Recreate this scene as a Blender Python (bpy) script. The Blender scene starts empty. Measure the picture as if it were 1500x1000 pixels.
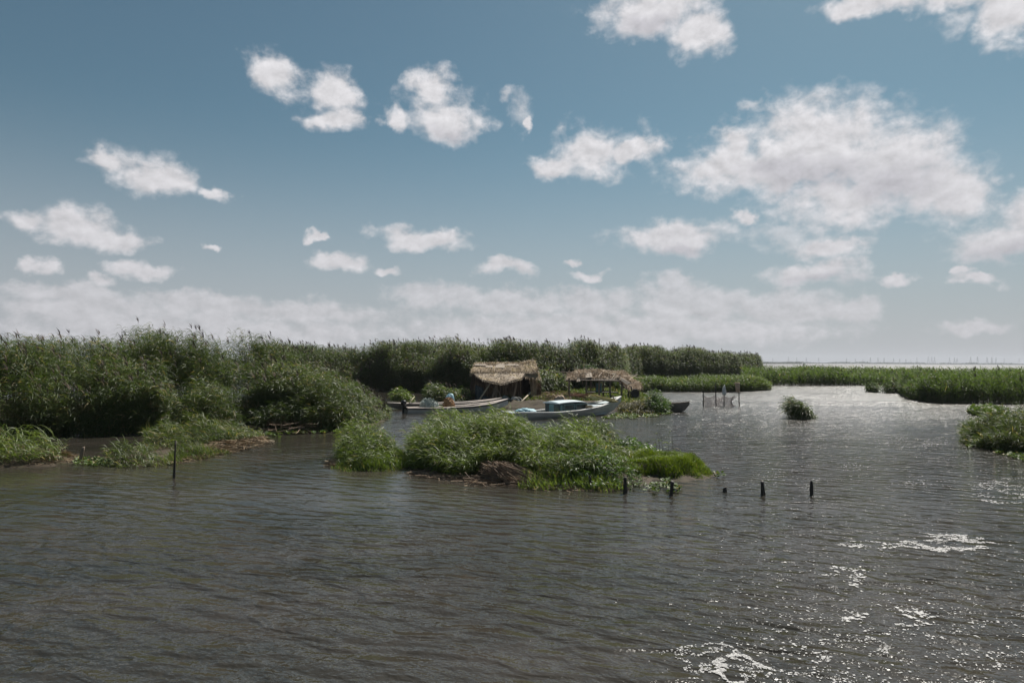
import bpy, math, random
import numpy as np
from mathutils import Vector, Matrix, Euler

R = math.radians
scene = bpy.context.scene
COL = scene.collection
rnd = random.Random(7)
RS = np.random.RandomState

# ------------------------------------------------------------------ camera
CAM_H = 2.8
cam_d = bpy.data.cameras.new("camera")
cam = bpy.data.objects.new("camera", cam_d)
COL.objects.link(cam)
cam_d.lens = 24.0
cam_d.sensor_width = 36.0
cam_d.clip_start = 0.1
cam_d.clip_end = 30000
CAM_ROT = (Matrix.Rotation(R(90 + 1.66), 3, 'X') @ Matrix.Rotation(R(0.34), 3, 'Z'))
cam.rotation_euler = CAM_ROT.to_euler()
cam.location = (0, 0, CAM_H)
scene.camera = cam


def ray(px, py):
    return CAM_ROT @ Vector(((px - 750) / 1000.0, (500 - py) / 1000.0, -1.0))


def G(px, py, z=0.0):
    """photo pixel -> point of the plane at height z"""
    d = ray(px, py)
    t = (z - CAM_H) / d.z
    return Vector((d.x * t, d.y * t, z))


def at(px, py, Y):
    """photo pixel -> point at depth Y"""
    d = ray(px, py)
    t = Y / d.y
    return Vector((d.x * t, Y, CAM_H + d.z * t))


# ------------------------------------------------------------------ object helpers
def tag(o, label=None, cat=None, group=None, kind=None):
    if label:
        o["label"] = label
    if cat:
        o["category"] = cat
    if group:
        o["group"] = group
    if kind:
        o["kind"] = kind
    return o


def empty(name, loc=(0, 0, 0), rz=0.0):
    o = bpy.data.objects.new(name, None)
    o.empty_display_size = 0.2
    COL.objects.link(o)
    o.location = loc
    o.rotation_euler = (0, 0, rz)
    return o


def link_mesh(name, me, parent=None):
    o = bpy.data.objects.new(name, me)
    COL.objects.link(o)
    if parent is not None:
        o.parent = parent
    return o


class MB:
    """collects shapes and links them as one mesh object"""

    def __init__(self):
        self.v = []
        self.f = []

    def add(self, verts, faces):
        n = len(self.v)
        self.v.extend([tuple(p) for p in verts])
        self.f.extend([tuple(i + n for i in fc) for fc in faces])

    def box(self, c, s, rot=(0, 0, 0), taper=1.0):
        c = Vector(c)
        m = Euler(rot).to_matrix()
        vs = []
        for z in (-1, 1):
            k = taper if z > 0 else 1.0
            for x, y in ((-1, -1), (1, -1), (1, 1), (-1, 1)):
                vs.append(c + m @ Vector((x * s[0] / 2 * k, y * s[1] / 2 * k, z * s[2] / 2)))
        self.add(vs, [(3, 2, 1, 0), (4, 5, 6, 7), (0, 1, 5, 4), (1, 2, 6, 5), (2, 3, 7, 6), (3, 0, 4, 7)])

    def tube(self, pts, radii, n=6, caps=True):
        pts = [Vector(p) for p in pts]
        if not hasattr(radii, '__len__'):
            radii = [radii] * len(pts)
        vs, fs = [], []
        for i, p in enumerate(pts):
            a = pts[max(i - 1, 0)]
            b = pts[min(i + 1, len(pts) - 1)]
            t = (b - a).normalized()
            ref = Vector((0, 0, 1)) if abs(t.z) < 0.9 else Vector((1, 0, 0))
            u = t.cross(ref).normalized()
            w = t.cross(u)
            for k in range(n):
                an = 2 * math.pi * k / n
                vs.append(p + (u * math.cos(an) + w * math.sin(an)) * radii[i])
        for i in range(len(pts) - 1):
            for k in range(n):
                k2 = (k + 1) % n
                fs.append((i * n + k, i * n + k2, (i + 1) * n + k2, (i + 1) * n + k))
        if caps:
            fs.append(tuple(range(n - 1, -1, -1)))
            b = (len(pts) - 1) * n
            fs.append(tuple(range(b, b + n)))
        self.add(vs, fs)

    def loft(self, rings, close=False, caps=False):
        n = len(rings[0])
        vs = [p for r in rings for p in r]
        fs = []
        for i in range(len(rings) - 1):
            for k in range(n if close else n - 1):
                k2 = (k + 1) % n
                fs.append((i * n + k, i * n + k2, (i + 1) * n + k2, (i + 1) * n + k))
        if caps:
            fs.append(tuple(range(n - 1, -1, -1)))
            b = (len(rings) - 1) * n
            fs.append(tuple(range(b, b + n)))
        self.add(vs, fs)

    def build(self, name, mat, parent=None, smooth=False, bevel=0.0):
        me = bpy.data.meshes.new(name)
        me.from_pydata(self.v, [], self.f)
        me.materials.append(mat)
        if smooth:
            me.polygons.foreach_set('use_smooth', [True] * len(me.polygons))
        me.update()
        o = link_mesh(name, me, parent)
        if bevel:
            md = o.modifiers.new('bevel', 'BEVEL')
            md.width = bevel
            md.segments = 2
            md.limit_method = 'ANGLE'
        return o


def np_mesh(name, parts, mats, parent=None):
    """parts: list of (verts Nx3, quads Mx4, material index); one mesh object"""
    V, Q, I = [], [], []
    off = 0
    for v, q, mi in parts:
        if len(v) == 0:
            continue
        V.append(v)
        Q.append(q + off)
        I.append(np.full(len(q), mi, dtype=np.int32))
        off += len(v)
    V = np.concatenate(V).astype(np.float32)
    Q = np.concatenate(Q).astype(np.int32)
    I = np.concatenate(I)
    me = bpy.data.meshes.new(name)
    me.vertices.add(len(V))
    me.vertices.foreach_set('co', V.ravel())
    me.loops.add(Q.size)
    me.loops.foreach_set('vertex_index', Q.ravel())
    me.polygons.add(len(Q))
    me.polygons.foreach_set('loop_start', np.arange(len(Q), dtype=np.int32) * 4)
    me.polygons.foreach_set('loop_total', np.full(len(Q), 4, dtype=np.int32))
    me.polygons.foreach_set('material_index', I)
    for m in mats:
        me.materials.append(m)
    me.update(calc_edges=True)
    return link_mesh(name, me, parent)


def strips(mid, half):
    """mid, half: (N,K,3). ribbons of K points -> verts, quads"""
    N, K, _ = mid.shape
    v = np.stack([mid - half, mid + half], axis=2).reshape(-1, 3)
    base = (np.arange(N) * 2 * K)[:, None]
    k = np.arange(K - 1)[None, :] * 2
    a = base + k
    q = np.stack([a, a + 1, a + 3, a + 2], axis=-1).reshape(-1, 4)
    return v, q


def unit(a):
    return a / np.maximum(np.linalg.norm(a, axis=-1, keepdims=True), 1e-9)


def vnoise(x, y, scale, seed):
    """smooth 2D value noise 0..1"""
    tab = RS(seed).rand(256, 256)
    X = np.asarray(x, dtype=float) / scale + 1000
    Y = np.asarray(y, dtype=float) / scale + 1000
    xi = np.floor(X).astype(int)
    yi = np.floor(Y).astype(int)
    fx = X - xi
    fy = Y - yi
    fx = fx * fx * (3 - 2 * fx)
    fy = fy * fy * (3 - 2 * fy)
    a = tab[xi % 256, yi % 256]
    b = tab[(xi + 1) % 256, yi % 256]
    c = tab[xi % 256, (yi + 1) % 256]
    d = tab[(xi + 1) % 256, (yi + 1) % 256]
    return (a * (1 - fx) + b * fx) * (1 - fy) + (c * (1 - fx) + d * fx) * fy


# ------------------------------------------------------------------ materials
def new_mat(name):
    m = bpy.data.materials.new(name)
    m.use_nodes = True
    nt = m.node_tree
    for n in list(nt.nodes):
        nt.nodes.remove(n)
    out = nt.nodes.new('ShaderNodeOutputMaterial')
    return m, nt, out


def nd(nt, typ, **kw):
    n = nt.nodes.new(typ)
    for k, v in kw.items():
        if k == 'inputs':
            for i, val in v.items():
                n.inputs[i].default_value = val
        else:
            setattr(n, k, v)
    return n


def math_n(nt, op, a=None, b=None, c=None, clamp=False):
    n = nt.nodes.new('ShaderNodeMath')
    n.operation = op
    n.use_clamp = clamp
    for i, v in enumerate((a, b, c)):
        if v is None:
            continue
        if isinstance(v, (int, float)):
            n.inputs[i].default_value = v
        else:
            nt.links.new(v, n.inputs[i])
    return n.outputs[0]


def mixc(nt, fac, a, b, blend='MIX'):
    n = nt.nodes.new('ShaderNodeMix')
    n.data_type = 'RGBA'
    n.blend_type = blend
    n.clamp_factor = True
    for sock, v in ((n.inputs['Factor'], fac), (n.inputs['A'], a), (n.inputs['B'], b)):
        pass
    ins = [s for s in n.inputs if s.enabled]
    for sock, v in zip((n.inputs[0], n.inputs[6], n.inputs[7]), (fac, a, b)):
        if isinstance(v, (int, float)):
            sock.default_value = v
        elif isinstance(v, tuple):
            sock.default_value = (*v[:3], 1.0)
        else:
            nt.links.new(v, sock)
    return n.outputs[2]


def ramp(nt, fac, stops, interp='LINEAR'):
    n = nt.nodes.new('ShaderNodeValToRGB')
    n.color_ramp.interpolation = interp
    el = n.color_ramp.elements
    while len(el) > len(stops):
        el.remove(el[-1])
    while len(el) < len(stops):
        el.new(0.5)
    for e, (p, c) in zip(el, stops):
        e.position = p
        e.color = (*c[:3], 1.0)
    nt.links.new(fac, n.inputs[0])
    return n.outputs[0]


def noise(nt, vec, scale, detail=3.0, rough=0.55, dist=0.0):
    n = nt.nodes.new('ShaderNodeTexNoise')
    n.inputs['Scale'].default_value = scale
    n.inputs['Detail'].default_value = detail
    n.inputs['Roughness'].default_value = rough
    n.inputs['Distortion'].default_value = dist
    if vec is not None:
        nt.links.new(vec, n.inputs['Vector'])
    return n


def leaf_mat(name, c_dark, c_mid, c_light, dry=(0.30, 0.24, 0.11), dry_amt=0.05, transl=0.48, scale=0.35, rough=0.5, spec=0.45):
    m, nt, out = new_mat(name)
    geo = nt.nodes.new('ShaderNodeNewGeometry')
    nz = noise(nt, geo.outputs['Position'], scale, 2.0)
    f = math_n(nt, 'MULTIPLY_ADD', geo.outputs['Random Per Island'], 0.55, math_n(nt, 'MULTIPLY_ADD', nz.outputs['Fac'], 1.3, -0.45))
    col = ramp(nt, f, [(0.0, c_dark), (0.45, c_mid), (1.0, c_light)])
    r2 = math_n(nt, 'FRACT', math_n(nt, 'MULTIPLY', geo.outputs['Random Per Island'], 37.7))
    nz2 = noise(nt, geo.outputs['Position'], 0.5, 2.0)
    thr = math_n(nt, 'MULTIPLY_ADD', nz2.outputs['Fac'], dry_amt * 4, -dry_amt)
    isdry = math_n(nt, 'LESS_THAN', r2, thr)
    col = mixc(nt, isdry, col, dry)
    p = nd(nt, 'ShaderNodeBsdfPrincipled')
    p.inputs['Roughness'].default_value = rough
    p.inputs['Specular IOR Level'].default_value = spec
    nt.links.new(col, p.inputs['Base Color'])
    t = nd(nt, 'ShaderNodeBsdfTranslucent')
    tc = mixc(nt, 1.0, col, (1.15, 1.2, 0.68), 'MULTIPLY')
    nt.links.new(tc, t.inputs['Color'])
    mx = nd(nt, 'ShaderNodeMixShader')
    mx.inputs[0].default_value = transl
    nt.links.new(p.outputs[0], mx.inputs[1])
    nt.links.new(t.outputs[0], mx.inputs[2])
    nt.links.new(mx.outputs[0], out.inputs[0])
    return m


def island_mat(name, stops, rough=0.8, grain=None, transl=0.0):
    """colour varies from piece to piece (straws, stems)"""
    m, nt, out = new_mat(name)
    geo = nt.nodes.new('ShaderNodeNewGeometry')
    nz = noise(nt, geo.outputs['Position'], 1.3, 3.0)
    f = math_n(nt, 'MULTIPLY_ADD', geo.outputs['Random Per Island'], 0.6, math_n(nt, 'MULTIPLY_ADD', nz.outputs['Fac'], 1.2, -0.4))
    col = ramp(nt, f, stops)
    p = nd(nt, 'ShaderNodeBsdfPrincipled')
    p.inputs['Roughness'].default_value = rough
    p.inputs['Specular IOR Level'].default_value = 0.25
    nt.links.new(col, p.inputs['Base Color'])
    nt.links.new(p.outputs[0], out.inputs[0])
    return m


def surf_mat(name, c1, c2, scale=4.0, rough=0.7, bump=0.3, stretch=(1, 1, 1), c3=None, detail=5.0, metallic=0.0, spec=0.35):
    """noise-mottled surface in object space with grain"""
    m, nt, out = new_mat(name)
    tc = nd(nt, 'ShaderNodeTexCoord')
    mp = nd(nt, 'ShaderNodeMapping')
    mp.inputs['Scale'].default_value = stretch
    nt.links.new(tc.outputs['Object'], mp.inputs['Vector'])
    nz = noise(nt, mp.outputs[0], scale, detail, 0.6)
    stops = [(0.3, c1), (0.7, c2)] if c3 is None else [(0.28, c1), (0.5, c2), (0.72, c3)]
    col = ramp(nt, nz.outputs['Fac'], stops)
    p = nd(nt, 'ShaderNodeBsdfPrincipled')
    p.inputs['Roughness'].default_value = rough
    p.inputs['Metallic'].default_value = metallic
    p.inputs['Specular IOR Level'].default_value = spec
    nt.links.new(col, p.inputs['Base Color'])
    if bump:
        nz2 = noise(nt, mp.outputs[0], scale * 5, 4.0, 0.6)
        b = nd(nt, 'ShaderNodeBump')
        b.inputs['Strength'].default_value = bump
        b.inputs['Distance'].default_value = 0.02
        nt.links.new(nz2.outputs['Fac'], b.inputs['Height'])
        nt.links.new(b.outputs[0], p.inputs['Normal'])
    nt.links.new(p.outputs[0], out.inputs[0])
    return m


M = {}
M['reed'] = leaf_mat('reed_leaf', (0.040, 0.066, 0.017), (0.073, 0.106, 0.026), (0.131, 0.158, 0.044), dry_amt=0.05)
M['reed_olive'] = leaf_mat('reed_leaf_olive', (0.040, 0.067, 0.019), (0.075, 0.111, 0.029), (0.125, 0.162, 0.047), dry_amt=0.08)
M['reed_far'] = leaf_mat('reed_leaf_far', (0.036, 0.068, 0.025), (0.066, 0.108, 0.037), (0.108, 0.155, 0.056), dry_amt=0.06, scale=0.15)
M['reed_young'] = leaf_mat('reed_leaf_young', (0.065, 0.103, 0.021), (0.114, 0.165, 0.033), (0.196, 0.236, 0.059), dry_amt=0.04, scale=0.6)
M['marsh'] = leaf_mat('marsh_leaf', (0.050, 0.081, 0.017), (0.080, 0.124, 0.028), (0.124, 0.174, 0.044), dry_amt=0.015, scale=0.12, spec=.22)
M['marsh_bright'] = leaf_mat('fringe_leaf', (0.05, 0.085, 0.015), (0.085, 0.13, 0.022), (0.13, 0.17, 0.04), dry_amt=0.02, scale=0.3)
M['bright'] = leaf_mat('bright_grass', (0.081, 0.122, 0.012), (0.138, 0.194, 0.018), (0.207, 0.255, 0.030), dry_amt=0.02, scale=1.2, transl=0.4)
M['grass'] = leaf_mat('bank_grass', (0.047, 0.077, 0.017), (0.086, 0.122, 0.026), (0.147, 0.175, 0.048), dry_amt=0.08, scale=0.8)
M['grass_pale'] = leaf_mat('pale_grass', (0.06, 0.085, 0.025), (0.10, 0.13, 0.035), (0.15, 0.18, 0.055), dry_amt=0.06, scale=0.8)
M['bush_dry'] = leaf_mat('dry_bush_leaf', (0.045, 0.05, 0.022), (0.08, 0.08, 0.035), (0.13, 0.12, 0.06), dry_amt=0.12, scale=0.9)
M['bush'] = leaf_mat('bush_leaf', (0.035, 0.077, 0.019), (0.064, 0.122, 0.025), (0.127, 0.183, 0.050), dry_amt=0.03, scale=0.7)
M['pad'] = leaf_mat('pad_leaf', (0.05, 0.09, 0.02), (0.09, 0.14, 0.03), (0.15, 0.19, 0.06), dry_amt=0.08, scale=1.5, transl=0.3, rough=0.6)
M['stem'] = island_mat('reed_stem', [(0.0, (0.05, 0.06, 0.02)), (0.5, (0.11, 0.10, 0.04)), (1.0, (0.2, 0.17, 0.08))])
M['plume'] = island_mat('reed_plume', [(0.0, (0.05, 0.035, 0.03)), (0.6, (0.11, 0.08, 0.06)), (1.0, (0.2, 0.15, 0.11))])
M['straw'] = island_mat('dry_straw', [(0.0, (0.10, 0.07, 0.04)), (0.4, (0.25, 0.18, 0.11)), (0.75, (0.38, 0.29, 0.19)), (1.0, (0.55, 0.45, 0.33))])
M['thatch'] = island_mat('thatch_straw', [(0.0, (0.17, 0.125, 0.085)), (0.35, (0.40, 0.31, 0.22)), (0.6, (0.58, 0.47, 0.35)), (0.8, (0.48, 0.37, 0.15)), (1.0, (0.74, 0.64, 0.53))])
M['thatch_pale'] = island_mat('pale_thatch', [(0.0, (0.30, 0.23, 0.16)), (0.35, (0.52, 0.43, 0.33)), (0.7, (0.66, 0.56, 0.45)), (0.9, (0.55, 0.42, 0.16)), (1.0, (0.78, 0.70, 0.60))])
M['thatch_brown'] = island_mat('brown_thatch', [(0.0, (0.15, 0.10, 0.07)), (0.35, (0.36, 0.26, 0.17)), (0.7, (0.54, 0.42, 0.30)), (1.0, (0.72, 0.62, 0.51))])
M['dry_brown'] = island_mat('dead_reed', [(0.0, (0.06, 0.042, 0.03)), (0.5, (0.18, 0.125, 0.085)), (1.0, (0.4, 0.3, 0.2))])
M['mud'] = surf_mat('mud', (0.022, 0.018, 0.013), (0.075, 0.058, 0.04), 2.5, 0.8, 0.8, c3=(0.035, 0.04, 0.016), spec=0.12)
M['wood_dark'] = surf_mat('wet_wood', (0.015, 0.013, 0.011), (0.06, 0.05, 0.04), 6, 0.7, 0.6, (1, 1, 0.2))
M['wood'] = surf_mat('weathered_wood', (0.11, 0.085, 0.06), (0.26, 0.2, 0.15), 7, 0.75, 0.5, (1, 1, 0.15))
M['wood_pale'] = surf_mat('pale_pole', (0.3, 0.24, 0.16), (0.5, 0.42, 0.3), 7, 0.7, 0.3, (1, 1, 0.2))
M['deck'] = surf_mat('boat_deck', (0.36, 0.30, 0.26), (0.58, 0.51, 0.46), 3, 0.6, 0.3, (0.2, 3, 1))
M['boat_white'] = surf_mat('boat_white_paint', (0.36, 0.345, 0.32), (0.60, 0.58, 0.55), 3, 0.55, 0.25, (0.4, 1, 2.5), c3=(0.70, 0.69, 0.66))
M['boat_blue'] = surf_mat('boat_blue_paint', (0.42, 0.5, 0.54), (0.62, 0.68, 0.70), 3, 0.5, 0.2, (0.4, 1, 2))
M['boat_grey'] = surf_mat('bare_boat_planks', (0.12, 0.10, 0.085), (0.26, 0.22, 0.19), 4, 0.7, 0.5, (0.2, 2, 4))
M['black'] = surf_mat('black_paint', (0.012, 0.012, 0.013), (0.03, 0.03, 0.03), 8, 0.4, 0.1)
M['teal'] = surf_mat('teal_panel', (0.07, 0.16, 0.17), (0.14, 0.24, 0.25), 3, 0.45, 0.2)
M['dark_panel'] = surf_mat('dark_panel', (0.03, 0.045, 0.05), (0.07, 0.09, 0.095), 3, 0.4, 0.2)
M['glass'] = surf_mat('dark_glass', (0.015, 0.03, 0.032), (0.03, 0.05, 0.05), 2, 0.1, 0.0, spec=0.6)
M['net_white'] = surf_mat('pale_net', (0.25, 0.28, 0.26), (0.66, 0.7, 0.66), 14, 0.85, 1.0)
M['net_white_fold'] = island_mat('pale_net_fold', [(0.0, (0.2, 0.23, 0.21)), (0.6, (0.45, 0.5, 0.46)), (1.0, (0.7, 0.74, 0.7))])
M['net_brown_fold'] = island_mat('brown_net_fold', [(0.0, (0.2, 0.11, 0.05)), (0.6, (0.42, 0.25, 0.13)), (1.0, (0.6, 0.4, 0.23))])
M['net_brown'] = surf_mat('brown_net', (0.28, 0.15, 0.07), (0.5, 0.31, 0.17), 12, 0.85, 1.0)
M['blue_cloth'] = surf_mat('blue_plastic', (0.16, 0.33, 0.4), (0.32, 0.5, 0.56), 8, 0.5, 0.8)
M['net_thread'] = surf_mat('net_thread', (0.2, 0.15, 0.14), (0.36, 0.28, 0.26), 8, 0.8, 0.0)
M['cloth_tan'] = surf_mat('tan_cloth', (0.4, 0.27, 0.18), (0.58, 0.44, 0.33), 8, 0.8, 0.6)
M['cloth_white'] = surf_mat('white_cloth', (0.5, 0.49, 0.46), (0.7, 0.69, 0.66), 8, 0.8, 0.6)
M['mat_wall'] = surf_mat('reed_mat_wall', (0.04, 0.032, 0.025), (0.13, 0.10, 0.075), 9, 0.85, 0.8, (3, 3, 0.25))
M['mat_pale'] = surf_mat('pale_mat', (0.24, 0.19, 0.14), (0.46, 0.39, 0.32), 9, 0.85, 0.8, (4, 4, 0.3))
M['foam_and_glint'] = surf_mat('foam_and_glint', (0.42, 0.41, 0.40), (0.58, 0.57, 0.56), 20, 0.7, 0.3)
M['steel'] = surf_mat('pylon_steel', (0.12, 0.13, 0.14), (0.2, 0.21, 0.22), 1, 0.6, 0.0)
M['far_tree'] = leaf_mat('far_tree_leaf', (0.02, 0.035, 0.015), (0.035, 0.05, 0.02), (0.05, 0.07, 0.03), dry_amt=0.0, scale=0.02)
M['red_stick'] = island_mat('red_brown_sticks', [(0.0, (0.11, 0.06, 0.04)), (0.6, (0.25, 0.14, 0.09)), (1.0, (0.38, 0.25, 0.17))])
M['cane'] = island_mat('yellow_cane', [(0.0, (0.3, 0.25, 0.11)), (0.6, (0.45, 0.4, 0.2)), (1.0, (0.58, 0.53, 0.33))])
#@@WORLD
# ------------------------------------------------------------------ light and sky
SUN_AZ, SUN_EL = R(31), R(50)
world = bpy.data.worlds.new("World")
scene.world = world
world.use_nodes = True
wt = world.node_tree
for n in list(wt.nodes):
    wt.nodes.remove(n)
wout = wt.nodes.new('ShaderNodeOutputWorld')
bg = wt.nodes.new('ShaderNodeBackground')
BG = 0.1
bg.inputs['Strength'].default_value = BG
wt.links.new(bg.outputs[0], wout.inputs[0])
sky = wt.nodes.new('ShaderNodeTexSky')
sky.sky_type = 'NISHITA'
sky.sun_disc = False
sky.sun_elevation = SUN_EL
sky.sun_rotation = SUN_AZ
sky.altitude = 0
sky.air_density = 1.0
sky.dust_density = 0.5
sky.ozone_density = 1.5
hs = nd(wt, 'ShaderNodeHueSaturation', inputs={'Saturation': 0.86, 'Value': 0.40})
wt.links.new(sky.outputs[0], hs.inputs['Color'])
skyt = mixc(wt, 1.0, hs.outputs[0], (0.78, 1.04, 0.98), 'MULTIPLY')
tcw = wt.nodes.new('ShaderNodeTexCoord')
sp = wt.nodes.new('ShaderNodeSeparateXYZ')
wt.links.new(tcw.outputs['Generated'], sp.inputs[0])
az = math_n(wt, 'ARCTAN2', sp.outputs[0], sp.outputs[1])
el = math_n(wt, 'ARCSINE', sp.outputs[2])
cb = wt.nodes.new('ShaderNodeCombineXYZ')
wt.links.new(az, cb.inputs[0])
wt.links.new(el, cb.inputs[1])
P0 = cb.outputs[0]


def vmath(op, a, b=None, c=None):
    n = wt.nodes.new('ShaderNodeVectorMath')
    n.operation = op
    for i, v in enumerate((a, b, c)):
        if v is None:
            continue
        if isinstance(v, tuple):
            n.inputs[i].default_value = v
        else:
            wt.links.new(v, n.inputs[i])
    return n


# wind-torn edges: the direction is warped at two scales before the cloud shapes are read
nA = noise(wt, P0, 16.0, 4.0, 0.55)
nA.inputs['Lacunarity'].default_value = 2.1
w1 = vmath('MULTIPLY_ADD', vmath('SUBTRACT', nA.outputs['Color'], (0.5, 0.5, 0.5)).outputs[0], (0.085, 0.055, 0), P0)
PW = w1.outputs[0]


def azel(px, py):
    d = ray(px, py)
    return math.atan2(d.x, d.y), math.atan2(d.z, math.hypot(d.x, d.y))


def field(blobs, vec):
    acc = None
    for (cx, cy, rx, ry) in blobs:
        a0, e0 = azel(cx, cy)
        c2 = math.cos(a0)
        ra = rx / 1000 * c2 * c2
        re = ry / 1000 * c2
        s = (1 / ra, 1 / re, 0)
        n = vmath('MULTIPLY_ADD', vec, s, (-a0 / ra, -e0 / re, 0))
        d = vmath('LENGTH', n.outputs[0]).outputs['Value']
        if acc is None:
            acc = d
        else:
            acc = math_n(wt, 'SMOOTH_MIN', acc, d, 0.35)
    return acc


CLOUDS = [
    (403, 112, 48, 34), (487, 135, 42, 34), (490, 180, 56, 20), (633, 130, 40, 32), (652, 176, 70, 30), (585, 175, 26, 20),
    (770, 182, 16, 8), (865, 224, 62, 34), (930, 222, 52, 18), (815, 242, 46, 22),
    (230, 258, 84, 28), (312, 282, 26, 14), (165, 238, 56, 18), (112, 332, 80, 34), (30, 318, 46, 20), (168, 352, 58, 20),
    (55, 390, 30, 15), (215, 398, 60, 17), (140, 412, 30, 10), (495, 382, 52, 15), (572, 392, 28, 9),
    (620, 347, 88, 19), (305, 361, 18, 6), (465, 340, 22, 8), (735, 394, 54, 13), (865, 400, 28, 10), (845, 381, 12, 6),
    (985, 348, 100, 28), (1085, 322, 22, 14), (1200, 210, 140, 76), (1058, 245, 92, 44), (1305, 245, 130, 78),
    (1235, 296, 125, 52), (1395, 275, 80, 50), (1130, 255, 100, 46), (1075, 210, 46, 28), (1215, 362, 55, 18), 
    (1465, 355, 92, 34), (1530, 330, 80, 50), (1445, 416, 46, 10), (1415, 403, 18, 10), (1190, 398, 85, 24), (1320, 409, 46, 10),
    (960, 12, 110, 38), (1025, 55, 56, 34), (1270, 2, 90, 20), (1480, 25, 70, 48), (1400, -15, 90, 25),
    # clouds above the frame, seen only in the water
    (1250, -170, 230, 90), (820, -220, 160, 70), (1600, -320, 260, 120), (300, -260, 120, 50), (1100, -480, 330, 120), (560, -500, 160, 80),
]
BAND = [
    (640, 434, 78, 27), (740, 444, 90, 26), (860, 444, 100, 28), (1010, 446, 120, 42), (1150, 452, 125, 32), (880, 486, 380, 30),
    (450, 456, 150, 24), (300, 450, 130, 20), (130, 452, 150, 28), (1245, 448, 60, 24), (90, 428, 110, 18), (1420, 478, 60, 14),
    (300, 486, 340, 30), (1000, 416, 40, 18),
]
f1 = field(CLOUDS, PW)
f2 = field(BAND, PW)
st = vmath('MULTIPLY', P0, (1.0, 1.35, 1.0)).outputs[0]
nB = noise(wt, st, 30.0, 8.0, 0.6, 0.15)
nC = noise(wt, st, 9.0, 3.0, 0.5)
nsum = math_n(wt, 'ADD', math_n(wt, 'MULTIPLY_ADD', nB.outputs['Fac'], 1.25, -0.625), math_n(wt, 'MULTIPLY_ADD', nC.outputs['Fac'], 0.65, -0.325))


def smooth(v, a, b):
    n = wt.nodes.new('ShaderNodeMapRange')
    n.interpolation_type = 'SMOOTHSTEP'
    n.inputs['From Min'].default_value = a
    n.inputs['From Max'].default_value = b
    wt.links.new(v, n.inputs['Value'])
    return n.outputs['Result']


body1 = math_n(wt, 'ADD', math_n(wt, 'SUBTRACT', 0.95, f1), nsum)
a1 = smooth(body1, -0.18, 0.55)
body2 = math_n(wt, 'ADD', math_n(wt, 'SUBTRACT', 1.0, f2), math_n(wt, 'MULTIPLY', nsum, 1.0))
a2 = math_n(wt, 'MULTIPLY', smooth(body2, -0.1, 0.55), 0.7)
# thin wisps
f4 = field([(755, 166, 40, 32), (742, 136, 20, 14), (1470, 268, 34, 20), (1115, 155, 26, 11), (1400, 20, 70, 30), (880, 215, 100, 44), (200, 240, 90, 30), (640, 160, 90, 46), (1330, 215, 130, 60), (1150, 340, 120, 30)], PW)
a4 = math_n(wt, 'MULTIPLY', smooth(math_n(wt, 'ADD', math_n(wt, 'SUBTRACT', 0.85, f4), math_n(wt, 'MULTIPLY', nsum, 1.5)), 0.0, 0.9), 0.6)
a1 = math_n(wt, 'MAXIMUM', a1, a4)
# thick parts of the large clouds let less sun through and turn lilac grey
f3 = field([(1195, 262, 130, 34), (1310, 275, 90, 40), (1480, 372, 90, 22), (1200, 408, 70, 12), (1000, 366, 70, 10), (660, 190, 40, 10), (960, 30, 60, 16), (1130, 250, 60, 20)], PW)
thick = smooth(math_n(wt, 'ADD', math_n(wt, 'SUBTRACT', 1.0, f3), nsum), -0.2, 0.9)
# relief: billows are brighter on the side that faces up to the sun
nU = noise(wt, vmath('ADD', st, (0.006, 0.011, 0.0)).outputs[0], 30.0, 5.0, 0.6, 0.15)
relief = math_n(wt, 'SUBTRACT', nB.outputs['Fac'], nU.outputs['Fac'])
bright = math_n(wt, 'MULTIPLY_ADD', relief, 0.75, 1.0)
K = 1.0 / BG
c_edge = tuple(v * K for v in (0.53, 0.52, 0.535))
c_core = tuple(v * K for v in (0.41, 0.40, 0.425))
c_band = tuple(v * K for v in (0.455, 0.445, 0.465))
c_hor = tuple(v * K for v in (0.315, 0.318, 0.35))
# pale lilac air towards the horizon
hz = smooth(el, R(21), R(-1))
skyc = mixc(wt, math_n(wt, 'MULTIPLY', math_n(wt, 'POWER', hz, 1.25), 0.9), skyt, c_hor)
ccol = mixc(wt, thick, c_edge, c_core)
cbd = wt.nodes.new('ShaderNodeVectorMath')
cbd.operation = 'SCALE'
cbd.inputs[0].default_value = c_band
wt.links.new(math_n(wt, 'MULTIPLY_ADD', relief, 0.7, 1.0), cbd.inputs['Scale'])
c = mixc(wt, a2, skyc, cbd.outputs[0])
cm = wt.nodes.new('ShaderNodeVectorMath')
cm.operation = 'SCALE'
wt.links.new(ccol, cm.inputs[0])
wt.links.new(bright, cm.inputs['Scale'])
ccol = mixc(wt, math_n(wt, 'MULTIPLY', hz, 0.4), cm.outputs[0], c_hor)
c = mixc(wt, math_n(wt, 'MULTIPLY', a1, 0.96), c, ccol)
wt.links.new(c, bg.inputs['Color'])
world.cycles.sampling_method = 'MANUAL'
world.cycles.sample_map_resolution = 1024

sun_d = bpy.data.lights.new("sun", 'SUN')
sun_d.energy = 4.8
sun_d.angle = R(0.53)
sun_d.color = (1.0, 0.95, 0.87)
sun = bpy.data.objects.new("sun", sun_d)
COL.objects.link(sun)
sdir = Vector((math.sin(SUN_AZ) * math.cos(SUN_EL), math.cos(SUN_AZ) * math.cos(SUN_EL), math.sin(SUN_EL)))
sun.rotation_euler = sdir.to_track_quat('Z', 'Y').to_euler()
sun.location = sdir * 60
#@@WATER
# ------------------------------------------------------------------ water
FAR = 3900.0


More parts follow.
